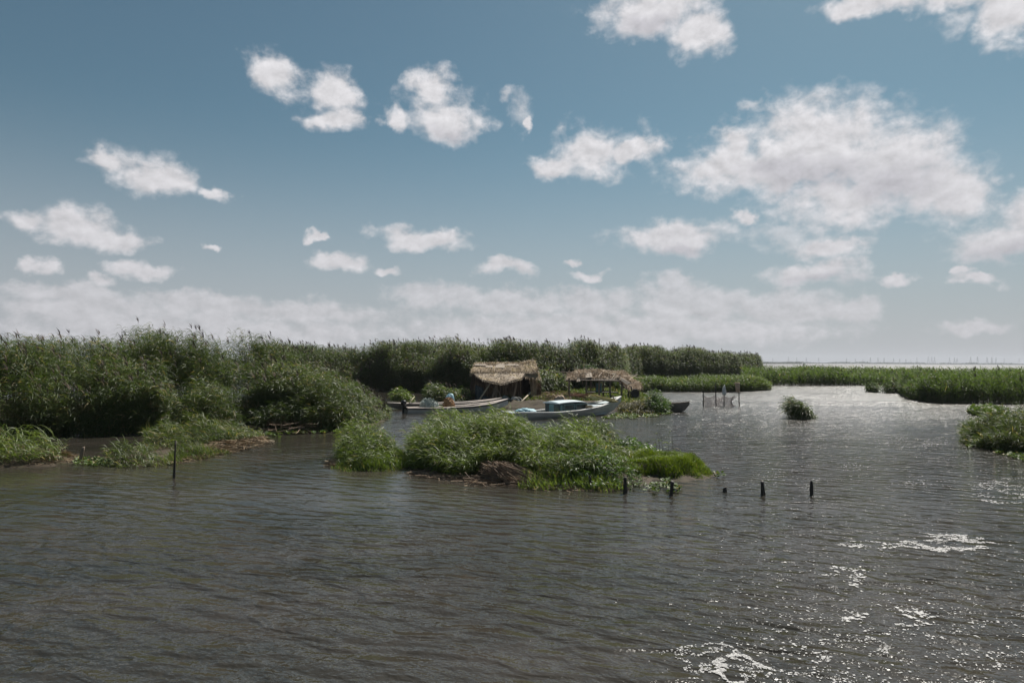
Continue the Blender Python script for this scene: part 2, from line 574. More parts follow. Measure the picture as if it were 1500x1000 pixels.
def water_material():
    m, nt, out = new_mat('lake_water')
    geo = nt.nodes.new('ShaderNodeNewGeometry')
    pos = geo.outputs['Position']

    def mapped(rot, sc):
        mp = nt.nodes.new('ShaderNodeMapping')
        mp.vector_type = 'TEXTURE'
        mp.inputs['Rotation'].default_value = (0, 0, rot)
        mp.inputs['Scale'].default_value = (1 / sc[0], 1 / sc[1], 1)
        nt.links.new(pos, mp.inputs['Vector'])
        return mp.outputs[0]

    big = noise(nt, mapped(0.3, (0.09, 0.16, 1)), 1.0, 3.0, 0.6)          # gusts
    gust = nt.nodes.new('ShaderNodeMapRange')
    gust.inputs['From Min'].default_value = 0.3
    gust.inputs['From Max'].default_value = 0.7
    gust.inputs['To Min'].default_value = 0.55
    gust.inputs['To Max'].default_value = 1.25
    nt.links.new(big.outputs['Fac'], gust.inputs['Value'])
    # wind runs from the right towards the near left; crests lie across it
    r1 = noise(nt, mapped(R(-24), (1.15, 2.1, 1)), 1.2, 2.0, 0.5, 0.6)
    r2 = noise(nt, mapped(R(-8), (1.0, 2.0, 1)), 3.4, 2.0, 0.5, 0.4)
    r3 = noise(nt, mapped(R(-35), (1.0, 1.3, 1)), 13.0, 2.0, 0.55, 0.3)
    h = math_n(nt, 'MULTIPLY', r1.outputs['Fac'], 0.12)
    for rot, sc, dist, amp in ((-27 + 90, 0.80, 9.0, 0.017), (-8 + 90, 1.35, 8.0, 0.007)):
        wv = nt.nodes.new('ShaderNodeTexWave')
        wv.wave_type = 'BANDS'
        wv.bands_direction = 'X'
        wv.wave_profile = 'SIN'
        for k, v in (('Scale', sc), ('Distortion', dist), ('Detail', 2.0), ('Detail Scale', 0.55), ('Detail Roughness', 0.5)):
            wv.inputs[k].default_value = v
        nt.links.new(mapped(R(rot), (1, 1, 1)), wv.inputs['Vector'])
        h = math_n(nt, 'ADD', h, math_n(nt, 'MULTIPLY', wv.outputs['Fac'], amp))
    h = math_n(nt, 'ADD', h, math_n(nt, 'MULTIPLY', r2.outputs['Fac'], 0.024))
    h = math_n(nt, 'ADD', h, math_n(nt, 'MULTIPLY', r3.outputs['Fac'], 0.016))
    sxyz = nt.nodes.new('ShaderNodeSeparateXYZ')
    nt.links.new(pos, sxyz.inputs[0])

    def mr(ax, a, b, c, d):
        n = nt.nodes.new('ShaderNodeMapRange')
        n.interpolation_type = 'SMOOTHSTEP'
        for k, v in zip(('From Min', 'From Max', 'To Min', 'To Max'), (a, b, c, d)):
            n.inputs[k].default_value = v
        nt.links.new(sxyz.outputs[ax], n.inputs['Value'])
        return n.outputs['Result']
    shelter = math_n(nt, 'MAXIMUM', mr(0, -3, 9, 0.34, 1.35), mr(1, 9, 15, 1, 0.3))
    h = math_n(nt, 'MULTIPLY', math_n(nt, 'MULTIPLY', h, gust.outputs[0]), shelter)
    b = nd(nt, 'ShaderNodeBump')
    b.inputs['Strength'].default_value = 1.0
    b.inputs['Distance'].default_value = 1.0
    nt.links.new(h, b.inputs['Height'])
    p = nd(nt, 'ShaderNodeBsdfPrincipled')
    mud = noise(nt, mapped(0.2, (0.22, 0.45, 1)), 1.0, 3.0, 0.6)
    col = ramp(nt, mud.outputs['Fac'], [(0.35, (0.029, 0.027, 0.021)), (0.75, (0.056, 0.047, 0.039))])
    nt.links.new(col, p.inputs['Base Color'])
    # the open lake beyond the marsh is wind-roughened, the lagoon under the reed beds lies in their lee
    chop = math_n(nt, 'MULTIPLY', mr(1, 12, 60, 0, 1), mr(0, -4, 7, 0.12, 1))
    nt.links.new(math_n(nt, 'ADD', math_n(nt, 'MULTIPLY_ADD', chop, 0.26, 0.04), mr(1, 110, 190, 0.0, 0.12)), p.inputs['Roughness'])
    p.inputs['IOR'].default_value = 1.333
    nt.links.new(b.outputs[0], p.inputs['Normal'])
    nt.links.new(p.outputs[0], out.inputs[0])
    return m


mb = MB()
ys = [-60, -20, 0, 20, 60, 160, 500, 1500, FAR]
xs = [-FAR, -1200, -300, -80, 0, 80, 300, 1200, FAR]
mb.add([(x, y, 0) for y in ys for x in xs],
       [(j * 9 + i, j * 9 + i + 1, (j + 1) * 9 + i + 1, (j + 1) * 9 + i) for j in range(8) for i in range(8)])
tag(mb.build('water', water_material()), kind='structure')


# ------------------------------------------------------------------ banks
def poly_sd(x, y, poly):
    """signed distance, positive inside"""
    p = np.array(poly)
    d2 = np.full(x.shape, 1e18)
    inside = np.zeros(x.shape, bool)
    for i in range(len(p)):
        a, b = p[i], p[(i + 1) % len(p)]
        e = b - a
        wx, wy = x - a[0], y - a[1]
        t = np.clip((wx * e[0] + wy * e[1]) / (e @ e + 1e-12), 0, 1)
        d2 = np.minimum(d2, (wx - t * e[0]) ** 2 + (wy - t * e[1]) ** 2)
        c1 = (a[1] <= y) != (b[1] <= y)
        with np.errstate(divide='ignore', invalid='ignore'):
            xc = a[0] + (y - a[1]) * e[0] / (e[1] if abs(e[1]) > 1e-9 else 1e-9)
        inside ^= c1 & (x < xc)
    return np.where(inside, 1, -1) * np.sqrt(d2)


BANKS = []


def bank(name, pix, rise, step, slope=0.8, seed=1, mat='mud'):
    poly = [tuple(G(x, y)[:2]) for x, y in pix]
    P = np.array(poly)
    x0, y0 = P.min(0) - 0.5
    x1, y1 = P.max(0) + 0.5
    nx, ny = int((x1 - x0) / step) + 2, int((y1 - y0) / step) + 2
    X, Y = np.meshgrid(x0 + np.arange(nx) * step, y0 + np.arange(ny) * step)

    def hgt(X, Y):
        sd = poly_sd(X, Y, poly) + (vnoise(X, Y, 0.5, seed) - 0.5) * 0.4 + (vnoise(X, Y, 0.17, seed + 1) - 0.5) * 0.15
        s = np.clip(sd / slope, -0.4, 1)
        return s * rise * (0.75 + 0.5 * vnoise(X, Y, 0.6, seed + 2)) + (vnoise(X, Y, 0.12, seed + 3) - 0.5) * 0.03
    Z = hgt(X, Y)
    idx = np.arange(nx * ny).reshape(ny, nx)
    q = np.stack([idx[:-1, :-1], idx[:-1, 1:], idx[1:, 1:], idx[1:, :-1]], -1).reshape(-1, 4)
    zq = Z.ravel()[q].max(1)
    q = q[zq > -0.03]
    v = np.stack([X, Y, Z], -1).reshape(-1, 3)
    used = np.unique(q)
    mp = np.full(len(v), -1)
    mp[used] = np.arange(len(used))
    o = np_mesh(name, [(v[used], mp[q], 0)], [M[mat]])
    o.data.polygons.foreach_set('use_smooth', [True] * len(o.data.polygons))
    tag(o, kind='structure')
    BANKS.append(hgt)
    return o


bank('left_bank', [(-400, 668), (-100, 652), (0, 646), (90, 638), (130, 634), (200, 637), (260, 640), (330, 640), (390, 637), (440, 634), (500, 632),
                   (540, 625), (568, 613), (545, 598), (400, 588), (0, 588), (-400, 590)], 0.22, 0.25, 1.2, 11)
bank('mud_spit', [(150, 678), (200, 683), (240, 680), (270, 673), (320, 664), (370, 654), (390, 646), (388, 638), (330, 634), (250, 640), (205, 655), (165, 668)],
     0.12, 0.1, 0.7, 21)
bank('mud_islet', [(-80, 688), (0, 684), (60, 683), (105, 678), (112, 670), (90, 660), (40, 652), (-80, 655)], 0.13, 0.1, 0.6, 31)
bank('grass_islet', [(488, 683), (520, 690), (570, 690), (600, 684), (604, 672), (580, 662), (530, 660), (500, 668)], 0.15, 0.1, 0.6, 41)
bank('reed_island_ground', [(600, 686), (620, 691), (660, 697), (700, 706), (760, 712), (830, 715), (900, 715), (935, 711), (955, 700), (1000, 704), (1034, 702), (1042, 694),
                            (1030, 685), (980, 676), (930, 662), (880, 650), (800, 646), (720, 646), (650, 652), (612, 664)], 0.16, 0.1, 0.7, 51)
bank('hut_island_ground', [(668, 590), (740, 596), (830, 598), (920, 604), (960, 606), (988, 603), (992, 592), (950, 582), (940, 574), (900, 566), (650, 568), (640, 580)],
     0.3, 0.2, 1.2, 61)


def ground_z(x, y):
    z = np.full(np.shape(x), -0.25)
    for h in BANKS:
        z = np.maximum(z, h(x, y))
    return np.maximum(z, -0.25)
#@@VEG
# ------------------------------------------------------------------ vegetation
WIND = np.array([-1.0, -0.12, 0.0])
CM = np.array(CAM_ROT)


def Gnp(px, py, z=0.0):
    d = np.stack([(px - 750) / 1000.0, (500 - py) / 1000.0, -np.ones_like(px)], -1) @ CM.T
    t = (z - CAM_H) / d[:, 2]
    return d[:, 0] * t, d[:, 1] * t


def top_height(px, py, Y):
    d = np.stack([(px - 750) / 1000.0, (500 - py) / 1000.0, -np.ones_like(px)], -1) @ CM.T
    return CAM_H + d[:, 2] * Y / d[:, 1]


def sstep(a, b, x):
    t = np.clip((x - a) / (b - a), 0, 1)
    return t * t * (3 - 2 * t)


def reeds(x, y, h, seed, leaf_len=0.5, leaf_w=0.032, per_m=7.0, t0=0.1, lean=0.10, windk=0.75, plume=0.05, stem_w=0.009,
          droop=1.0, erect=0.0, mats=None, zb=None, t0_arr=None, lean_dir=None):
    """leafy reed stems: returns parts for np_mesh (leaves 0, stems 1, plumes 2)"""
    r = RS(seed)
    N = len(x)
    z = ground_z(x, y) if zb is None else np.full(N, zb)
    base = np.stack([x, y, np.minimum(z, 0.4) - 0.03], -1)
    ang = r.rand(N) * 2 * np.pi
    ld = WIND if lean_dir is None else lean_dir
    lv = ld * lean * (0.5 + r.rand(N, 1)) + np.stack([np.cos(ang), np.sin(ang), 0 * ang], -1) * 0.07 * (0.4 + r.rand(N, 1))
    up = np.array([0, 0, 1.0])

    def curve(i, t):
        return base[i] + up * (h[i] * t * (1 - 0.12 * lean * t))[:, None] + lv[i] * (h[i] * t * t)[:, None]
    parts = []
    # stems
    ii = np.arange(N)
    K = 4
    mid = np.stack([curve(ii, np.full(N, t)) for t in np.linspace(0, 1, K)], 1)
    for rot in (0.0, 1.57):
        a = ang + rot
        sv = np.stack([np.cos(a), np.sin(a), 0 * a], -1)[:, None, :] * (np.array([1, .9, .7, .3]) * stem_w / 2)[None, :, None]
        parts.append((*strips(mid, np.broadcast_to(sv, mid.shape)), 1))
    # leaves
    tt0 = np.full(N, t0) if t0_arr is None else t0_arr
    cnt = np.maximum(3, (per_m * h * (1 - tt0) * (0.85 + 0.3 * r.rand(N))).astype(int))
    i = np.repeat(ii, cnt)
    j = np.arange(len(i)) - np.repeat(np.cumsum(cnt) - cnt, cnt)
    L = len(i)
    t = tt0[i] + (1 - tt0[i]) * (j + r.rand(L)) / cnt[i]
    p = curve(i, np.clip(t, 0, 1))
    a = r.rand(L) * 2 * np.pi
    d = unit(np.stack([np.cos(a), np.sin(a), 0 * a], -1) + WIND * windk * (0.4 + 0.9 * r.rand(L, 1)) * (0.35 + 0.65 * t)[:, None])
    ln = leaf_len * (0.65 + 0.6 * r.rand(L)) * (1 - 0.35 * np.abs(t - 0.6))
    ln = np.minimum(ln, 0.75 * h[i] + 0.05)
    sa = 0.35 + 0.75 * r.rand(L) + erect
    sb = (0.55 + 0.75 * r.rand(L)) * droop
    s = np.array([0, .33, .68, 1.0])
    mid = p[:, None, :] + d[:, None, :] * (ln[:, None] * s * 0.92)[..., None] + up * (ln[:, None] * (sa[:, None] * s - sb[:, None] * s * s))[..., None]
    roll = (r.rand(L) - 0.5) * 2.0
    perp = np.stack([-d[:, 1], d[:, 0], 0 * a], -1)
    sv = perp * np.cos(roll)[:, None] + up * np.sin(roll)[:, None]
    wd = leaf_w * (0.7 + 0.6 * r.rand(L)) / 2
    half = sv[:, None, :] * (wd[:, None] * np.array([.55, 1, .75, .07]))[..., None]
    parts.append((*strips(mid, half), 0))
    # plumes
    pi = np.where(r.rand(N) < plume)[0]
    if len(pi):
        i = np.repeat(pi, 7)
        L = len(i)
        tip = curve(i, np.ones(L))
        a = r.rand(L) * 2 * np.pi
        d = unit(np.stack([np.cos(a) * .35, np.sin(a) * .35, 1.0 + 0 * a], -1) + WIND * (0.1 + 0.5 * r.rand(L, 1)))
        st = tip + up * (r.rand(L, 1) * 0.2 - 0.02)
        ln = 0.16 + 0.14 * r.rand(L)
        mid = st[:, None, :] + d[:, None, :] * (ln[:, None] * np.array([0, .5, 1.0]))[..., None] + WIND * (ln[:, None] * np.array([0, .03, .25]))[..., None]
        sv = np.stack([-np.sin(a), np.cos(a), 0 * a], -1)
        half = sv[:, None, :] * (np.full((L, 1), leaf_w * 0.75) * np.array([.35, 1, .1]))[..., None]
        parts.append((*strips(mid, half), 2))
    return parts


def blades(x, y, h, seed, w=0.014, arch=0.55, windk=0.6, mat=0, zb=None):
    """arching grass blades"""
    r = RS(seed)
    N = len(x)
    z = ground_z(x, y) if zb is None else np.asarray(zb) * np.ones(N)
    base = np.stack([x, y, z - 0.02], -1)
    a = r.rand(N) * 2 * np.pi
    d = unit(np.stack([np.cos(a), np.sin(a), 0 * a], -1) + WIND * windk * (0.3 + r.rand(N, 1)))
    s = np.array([0, .35, .7, 1.0])
    k = arch * (0.3 + 1.0 * r.rand(N))
    mid = base[:, None, :] + d[:, None, :] * (h[:, None] * k[:, None] * s ** 1.7)[..., None]
    mid = mid + np.array([0, 0, 1.0]) * (h[:, None] * (s - 0.35 * k[:, None] * s ** 3))[..., None]
    b = a + (r.rand(N) - 0.5) * 2
    perp = np.stack([-np.sin(b), np.cos(b), 0 * b], -1)
    wd = w * (0.7 + 0.6 * r.rand(N)) / 2
    half = perp[:, None, :] * (wd[:, None] * np.array([.8, 1, .7, .08]))[..., None]
    return [(*strips(mid, half), mat)]


def round_leaves(x, y, seed, size=0.09, lift=0.12, mat=0, zb=None, n=7):
    """rosettes of rounded floating leaves"""
    r = RS(seed)
    i = np.repeat(np.arange(len(x)), n)
    L = len(i)
    z = np.maximum(ground_z(x, y), 0.0)[i] if zb is None else zb
    a = r.rand(L) * 2 * np.pi
    d = np.stack([np.cos(a), np.sin(a), 0 * a], -1)
    el = r.rand(L) * 0.9
    dd = d * np.cos(el)[:, None] + np.array([0, 0, 1.0]) * np.sin(el)[:, None]
    base = np.stack([x[i], y[i], z + 0.01 + r.rand(L) * lift], -1) + d * 0.03
    ln = size * (0.7 + 0.7 * r.rand(L))
    s = np.array([0, .3, .7, 1.0])
    mid = base[:, None, :] + dd[:, None, :] * (ln[:, None] * s)[..., None]
    perp = np.stack([-d[:, 1], d[:, 0], (r.rand(L) - .5) * .8], -1)
    half = perp[:, None, :] * (ln[:, None] * 0.42 * np.array([.35, 1, .95, .3]))[..., None]
    return [(*strips(mid, half), mat)]


def straws(p0, p1, w, seed, sag=0.0, mat=0, jit=0.0):
    """thin straws from p0 to p1 (N,3)"""
    r = RS(seed)
    N = len(p0)
    s = np.linspace(0, 1, 4)
    mid = p0[:, None, :] * (1 - s)[None, :, None] + p1[:, None, :] * s[None, :, None]
    mid = mid + np.array([0, 0, -1.0]) * (sag * (s * s))[None, :, None] * (0.4 + r.rand(N, 1, 1))
    mid[:, 1:3] += (r.rand(N, 2, 3) - 0.5) * jit
    d = unit(p1 - p0)
    rv = r.randn(N, 3)
    perp = unit(np.cross(d, rv))
    half = perp[:, None, :] * ((w * (0.6 + 0.8 * r.rand(N)) / 2)[:, None] * np.array([1, 1, .9, .5]))[..., None]
    return [(*strips(mid, half), mat)]


def front_sample(front, depth, density, seed, power=1.5, clump=0.0, clump_scale=1.6, top_back=1.5):
    """random plants behind a front line given as (px, py_base, py_top); -> x, y, H, r"""
    r = RS(seed)
    f = np.array(front, float)
    px = np.linspace(f[0, 0], f[-1, 0], 400)
    by = np.interp(px, f[:, 0], f[:, 1])
    ty = np.interp(px, f[:, 0], f[:, 2])
    gx, gy = Gnp(px, by)
    seg = np.hypot(np.diff(gx), np.diff(gy))
    # the width of the front as seen along it
    cum = np.concatenate([[0], np.cumsum(seg)])
    dep = depth if hasattr(depth, '__len__') else (depth, depth)
    area = cum[-1] * (dep[0] + dep[1]) / 2
    N = int(area * density)
    u = np.sort(r.rand(N)) * cum[-1]
    q = np.interp(u, cum, px)
    by, ty = np.interp(q, f[:, 0], f[:, 1]), np.interp(q, f[:, 0], f[:, 2])
    gx, gy = Gnp(q, by)
    dd = dep[0] + (dep[1] - dep[0]) * u / cum[-1]
    rr = dd * r.rand(N) ** power
    nrm = np.hypot(gx, gy)
    H = top_height(q, ty, gy + np.minimum(top_back, dd))
    x, y = gx + gx / nrm * rr + (r.rand(N) - .5) * .2, gy + gy / nrm * rr + (r.rand(N) - .5) * .2
    if clump:
        k = vnoise(x, y, clump_scale, seed + 5)
        keep = r.rand(N) < 1 - clump * (1 - sstep(0.25, 0.6, k))
        x, y, H, rr = x[keep], y[keep], H[keep], rr[keep]
    return x, y, H, rr


def bed(name, label, cat, front, depth, density, seed, edge0=0.5, edge_w=1.5, hvar=0.22, clump=0.5, clump_scale=1.6, mat='reed', kind='stuff',
        top_back=1.5, power=1.5, hid=0.45, group=None, hrand=0.16, **kw):
    x, y, H, rr = front_sample(front, depth, density, seed, power, clump, clump_scale, top_back)
    r = RS(seed + 1)
    n1 = vnoise(x, y, clump_scale * 1.4, seed + 5)
    h = H * (edge0 + (1 - edge0) * sstep(0, edge_w, rr)) * (1 - hvar * (1 - sstep(0.2, 0.75, n1))) * (1 - hrand + hrand * 1.25 * r.rand(len(x)))
    h = np.maximum(h, 0.12)
    t0 = np.where(rr > 2.0, hid, 0.08)
    parts = reeds(x, y, h, seed + 2, t0_arr=t0, **kw)
    o = np_mesh(name, parts, [M[mat], M['stem'], M['plume']])
    return tag(o, label, cat, group, kind)


# --- tall stands
bed('reed_bed', 'tallest dense dark reed bed filling the left bank, with feathery tips', 'reeds',
    [(150, 634, 492), (170, 633, 488), (185, 632, 481), (215, 631, 478), (240, 631, 477), (262, 631, 485),
     (290, 630, 479), (340, 629, 479), (372, 628, 483), (390, 628, 486), (420, 628, 490), (450, 628, 497), (470, 628, 507), (490, 627, 524), (520, 624, 548), (545, 618, 572), (568, 611, 596)],
    (9, 5), 60, 101, edge0=0.5, edge_w=2.4, clump=0.85, clump_scale=1.35, hvar=0.38, per_m=15, leaf_len=0.43, leaf_w=0.02, plume=0.06, droop=1.05, lean=0.13, windk=1.0)
bed('reed_bed', 'olive-green reed bed with many brown plumes at the far left', 'reeds',
    [(-260, 656, 499), (-100, 652, 499), (0, 645, 500), (60, 642, 499), (120, 639, 499), (165, 637, 500), (215, 635, 505), (250, 634, 530)],
    (9, 6), 55, 121, edge0=0.6, edge_w=1.6, clump=0.7, clump_scale=1.2, hvar=0.24, per_m=15, leaf_len=0.42, leaf_w=0.019, plume=0.09, droop=1.0, lean=0.12, mat='reed_olive')
bed('reed_fringe', 'lower leafy reeds leaning out over the still pool at the left', 'reeds',
    [(20, 643, 600), (45, 642, 572), (75, 641, 560), (110, 640, 572), (135, 639, 590), (150, 638, 575), (185, 637, 560), (215, 636, 575), (235, 636, 590), (280, 636, 560), (310, 635, 555), (340, 635, 572), (360, 634, 596)],
    (2.2, 2.2), 40, 131, edge0=0.6, edge_w=1.0, clump=0.4, clump_scale=.9, hvar=0.3, per_m=15, leaf_len=0.42, leaf_w=0.019, plume=0.0, lean=0.15, windk=.8, mat='reed', top_back=1.0)
bed('reed_fringe', 'wind-combed greyish reeds at the right end of the left bank', 'reeds',
    [(372, 634, 604), (390, 633, 588), (425, 633, 575), (440, 633, 560), (455, 633, 548), (475, 632, 545), (500, 631, 552), (520, 628, 563), (540, 622, 578), (560, 615, 594), (572, 611, 604)],
    (2.4, 2.4), 60, 141, edge0=0.55, edge_w=1.4, clump=0.3, clump_scale=.9, hvar=0.25, per_m=16, leaf_len=0.38, leaf_w=0.019, plume=0.0, lean=0.18, windk=1.3, mat='reed', top_back=1.2)
bed('reed_bed', 'long tall reed bed behind the thatched hut, tops against the sky', 'reeds',
    [(380, 577, 502), (430, 575, 500), (470, 573, 502), (520, 572, 505), (542, 572, 504), (560, 572, 497), (585, 573, 499), (620, 574, 496), (650, 575, 494), (690, 577, 496), (720, 578, 498), (740, 578, 501),
     (770, 578, 503), (800, 577, 505), (835, 576, 506), (850, 576, 502), (880, 575, 501), (905, 574, 504), (918, 572, 513)],
    (12, 8), 55, 201, edge0=0.6, edge_w=2.2, clump=0.75, clump_scale=1.7, hvar=0.28, per_m=8, leaf_len=0.5, leaf_w=0.029, plume=0.09, stem_w=0.016, mat='reed')
bed('reed_bed', 'tall flat-topped reed bed ending in a sheer edge beside the open marsh', 'reeds',
    [(908, 571, 516), (922, 567, 508), (940, 565, 505), (975, 564, 506), (1010, 563, 507), (1040, 562, 509), (1065, 561, 512), (1085, 560, 515), (1102, 559, 516), (1113, 558, 519), (1117, 557, 530)],
    (11, 7), 50, 301, edge0=0.7, edge_w=1.6, clump=0.68, clump_scale=1.5, hvar=0.15, hrand=0.16, per_m=8, leaf_len=0.5, leaf_w=0.031, plume=0.05, stem_w=0.018, mat='reed')
bed('reed_fringe', 'bright green low reed fringe at the foot of the sheer-edged reed bed', 'reeds',
    [(905, 580, 556), (930, 575, 554), (960, 574, 551), (1000, 574, 548), (1030, 574, 549), (1060, 574, 550), (1100, 573, 550), (1118, 572, 553), (1128, 571, 561)],
    (9, 5), 45, 401, edge0=0.7, edge_w=1.2, clump=0.35, hvar=0.25, per_m=8, leaf_len=0.45, leaf_w=0.032, erect=.5, plume=0.0, stem_w=0.014, mat='marsh_bright', hid=0.3)
bed('reed_marsh', 'far low green marsh of even reeds below the bright lake strip', 'reeds',
    [(1090, 564, 538), (1117, 564, 537.5), (1150, 565, 537), (1200, 565, 538), (1260, 565, 539), (1300, 565, 540), (1420, 567, 541), (1560, 569, 542)],
    (40, 30), 11.0, 501, edge0=0.75, edge_w=3, clump=0.4, clump_scale=3.5, hvar=0.3, hrand=0.42, per_m=5, leaf_len=0.6, leaf_w=0.055, erect=.7, plume=0.02, stem_w=0.025, mat='marsh', power=1.3, hid=0.5)
bed('reed_marsh', 'wide green reed marsh on the right with dark feet along the open water', 'reeds',
    [(1312, 574, 552), (1322, 577, 549), (1335, 585, 547), (1360, 589, 546), (1380, 591, 545.5), (1420, 591, 545), (1480, 592, 544.5), (1560, 593, 544), (1750, 596, 544)],
    (26, 18), 24.0, 601, edge0=0.7, edge_w=2, clump=0.45, clump_scale=2.0, hvar=0.34, hrand=0.42, per_m=7, leaf_len=0.5, leaf_w=0.034, erect=.6, plume=0.02, stem_w=0.016, mat='marsh', power=1.3, hid=0.45)
bed('reed_clump', 'small rounded reed clump off the left tip of the wide green marsh', 'reeds',
    [(1270, 574, 562), (1280, 575, 556), (1288, 575, 558)], 1.6, 40, 651, edge0=0.6, edge_w=.8, per_m=7, leaf_len=0.45, leaf_w=0.05, stem_w=0.014, mat='marsh', kind=None, top_back=.8, clump=0)
bed('reed_clump', 'squat reed clump in a water gap close beside the wide green marsh', 'reeds',
    [(1293, 576, 560), (1302, 576, 555), (1310, 576, 555), (1316, 575, 561)], 1.8, 40, 661, edge0=0.6, edge_w=.8, per_m=7, leaf_len=0.45, leaf_w=0.05, stem_w=0.014, mat='marsh', kind=None, top_back=.8, clump=0)
bed('reed_clump', 'near green reed clump spilling over the water at the right edge', 'reeds',
    [(1413, 648, 622), (1422, 652, 612), (1436, 656, 606), (1450, 658, 600), (1470, 661, 592), (1490, 664, 586), (1520, 668, 581), (1570, 678, 577), (1640, 690, 573)],
    (2.5, 9), 95, 701, edge0=0.4, edge_w=1.8, clump=0.55, clump_scale=0.8, hvar=0.36, hrand=.3, per_m=13, leaf_len=0.42, leaf_w=0.0155, erect=.45, plume=0.0, mat='reed', kind=None, hid=0.2)

# --- the reed island in front
bed('reed_clump', 'broad windswept reed clump on the front island below the boats', 'reeds',
    [(604, 687, 646), (614, 689, 620), (630, 692, 609), (660, 697, 607), (690, 700, 606), (710, 696, 605), (730, 696, 603), (765, 700, 605), (785, 707, 607), (810, 709, 611), (840, 709, 618), (880, 708, 628), (905, 707, 645)],
    (3.8, 4.6), 125, 801, edge0=0.40, edge_w=2.0, clump=0.62, clump_scale=0.75, hvar=0.36, hrand=.36, per_m=17, leaf_len=0.35, leaf_w=0.015, plume=0.0, stem_w=0.007,
    mat='reed_young', kind=None, top_back=2.2, hid=0.15, windk=1.3, droop=.9, lean=0.22, erect=.1)
bed('shore_grass', 'pale fine grass on the right half of the front island', 'grass',
    [(850, 706, 668), (875, 705, 652), (900, 702, 655), (925, 699, 662), (940, 698, 676)], (3.0, 2.2), 130, 861, edge0=0.5, edge_w=1.4, clump=.4, clump_scale=.6, hvar=.4, hrand=.3, per_m=16,
    leaf_len=0.34, leaf_w=0.013, plume=0.0, stem_w=0.006, mat='grass_pale', top_back=1.6, windk=1.2, lean=.25, erect=.2)
bed('reed_clump', 'taller loose tuft of reeds rising from the right end of the front island', 'reeds',
    [(835, 676, 622), (850, 678, 610), (872, 679, 605), (890, 679, 612), (905, 678, 630)], 1.8, 70, 831, edge0=0.6, edge_w=.8, per_m=12, leaf_len=0.42,
    leaf_w=0.018, plume=0.0, stem_w=0.007, mat='reed', kind=None, top_back=.8, clump=0.2, windk=1.0, lean=0.15)
bed('bush', 'low leafy bush between the front island reeds and the bright grass', 'bush',
    [(895, 684, 662), (915, 684, 652), (935, 683, 648), (955, 681, 652), (972, 679, 664)], 2.2, 60, 841, edge0=0.6, edge_w=.8, per_m=22, leaf_len=0.2, leaf_w=0.035,
    plume=0.0, stem_w=0.006, mat='bush', kind=None, top_back=.8, clump=0.2)
bed('reed_clump', 'ragged mixed clump of low reeds at the front corner of the island', 'reeds',
    [(820, 717, 690), (845, 718, 676), (870, 718, 668), (900, 717, 672), (925, 715, 686), (942, 712, 700)], 1.9, 75, 851, edge0=0.5, edge_w=1.0, per_m=18, leaf_len=0.26, leaf_w=0.022,
    plume=0.0, stem_w=0.006, mat='bush', kind=None, top_back=1.0, clump=0.3, clump_scale=0.6)

# --- small green island left of it
bed('reed_clump', 'small windswept reed clump on the grassy islet left of the front island', 'reeds',
    [(498, 682, 664), (508, 685, 640), (522, 686, 622), (540, 687, 614), (560, 687, 620), (576, 686, 634), (586, 684, 652), (595, 681, 670)],
    2.6, 115, 871, edge0=0.36, edge_w=1.6, hrand=.36, per_m=17, leaf_len=0.36, leaf_w=0.015, plume=0.0, stem_w=0.007, mat='reed_young', kind=None, top_back=1.4, clump=0.3,
    clump_scale=0.8, windk=1.2, lean=0.25, hid=.15)

# --- lone clump in open water
bed('reed_clump', 'lone dark reed clump bent by the wind in open water', 'reeds',
    [(1158, 612, 588), (1168, 613, 577), (1180, 614, 577), (1188, 614, 584), (1193, 614, 596)], 0.9, 120, 901, edge0=0.75, edge_w=.4, hrand=.35, per_m=13, leaf_len=0.55, leaf_w=0.026,
    plume=0.0, stem_w=0.009, mat='reed', kind=None, top_back=.4, clump=0, windk=1.5, lean=0.42)

# --- tufts by the hut and boats
bed('reed_clump', 'little green reed tuft standing in the channel beyond the outboard motor', 'reeds',
    [(573, 586, 572), (582, 586, 562), (592, 587, 563), (602, 587, 572), (607, 587, 580)], 2.0, 40, 911, edge0=0.6, edge_w=.8, per_m=9, leaf_len=0.5, leaf_w=0.04, stem_w=0.012, mat='reed_young', kind=None, top_back=.8, clump=0, plume=0)
bed('reed_clump', 'grey-green reed patch between the net bundles and the thatched hut', 'reeds',
    [(625, 590, 568), (632, 591, 556), (645, 591, 553), (656, 591, 560), (668, 592, 567), (682, 592, 571), (692, 592, 576)], 3.0, 36, 921, edge0=0.6, edge_w=.8, per_m=9, leaf_len=0.5, leaf_w=0.04, stem_w=0.012, mat='reed', kind=None, top_back=.8, clump=0.2, plume=0.03)
bed('reed_clump', 'dark reed thicket filling the gap between the hut and the open shed', 'reeds',
    [(789, 586, 552), (796, 585, 537), (808, 584, 536), (820, 583, 546), (832, 582, 556)], 3.0, 40, 931, edge0=0.8, edge_w=.8, per_m=8, leaf_len=0.5, leaf_w=0.042, stem_w=0.012, mat='reed', kind=None, top_back=.8, clump=0.1, plume=0.02)
bed('reed_clump', 'pale reed clump right behind the roof of the open shed', 'reeds',
    [(845, 577, 535), (860, 577, 528), (872, 577, 532), (885, 577, 545)], 2.0, 40, 936, edge0=0.8, edge_w=.8, per_m=8, leaf_len=0.5, leaf_w=0.042, stem_w=0.012, mat='reed_far', kind=None, top_back=.8, clump=0.1, plume=0.02)
bed('bush', 'low dry olive bush on the bank under the raised bow of the cabin boat', 'bush',
    [(908, 605, 594), (920, 607, 588), (935, 608, 583), (950, 608, 584), (962, 607, 590)], 2.2, 90, 941, edge0=0.5, edge_w=.8, per_m=22, leaf_len=0.2, leaf_w=0.026, stem_w=0.01, mat='bush_dry', kind=None, top_back=.8, clump=0.3, clump_scale=.7, plume=0, hrand=.3)
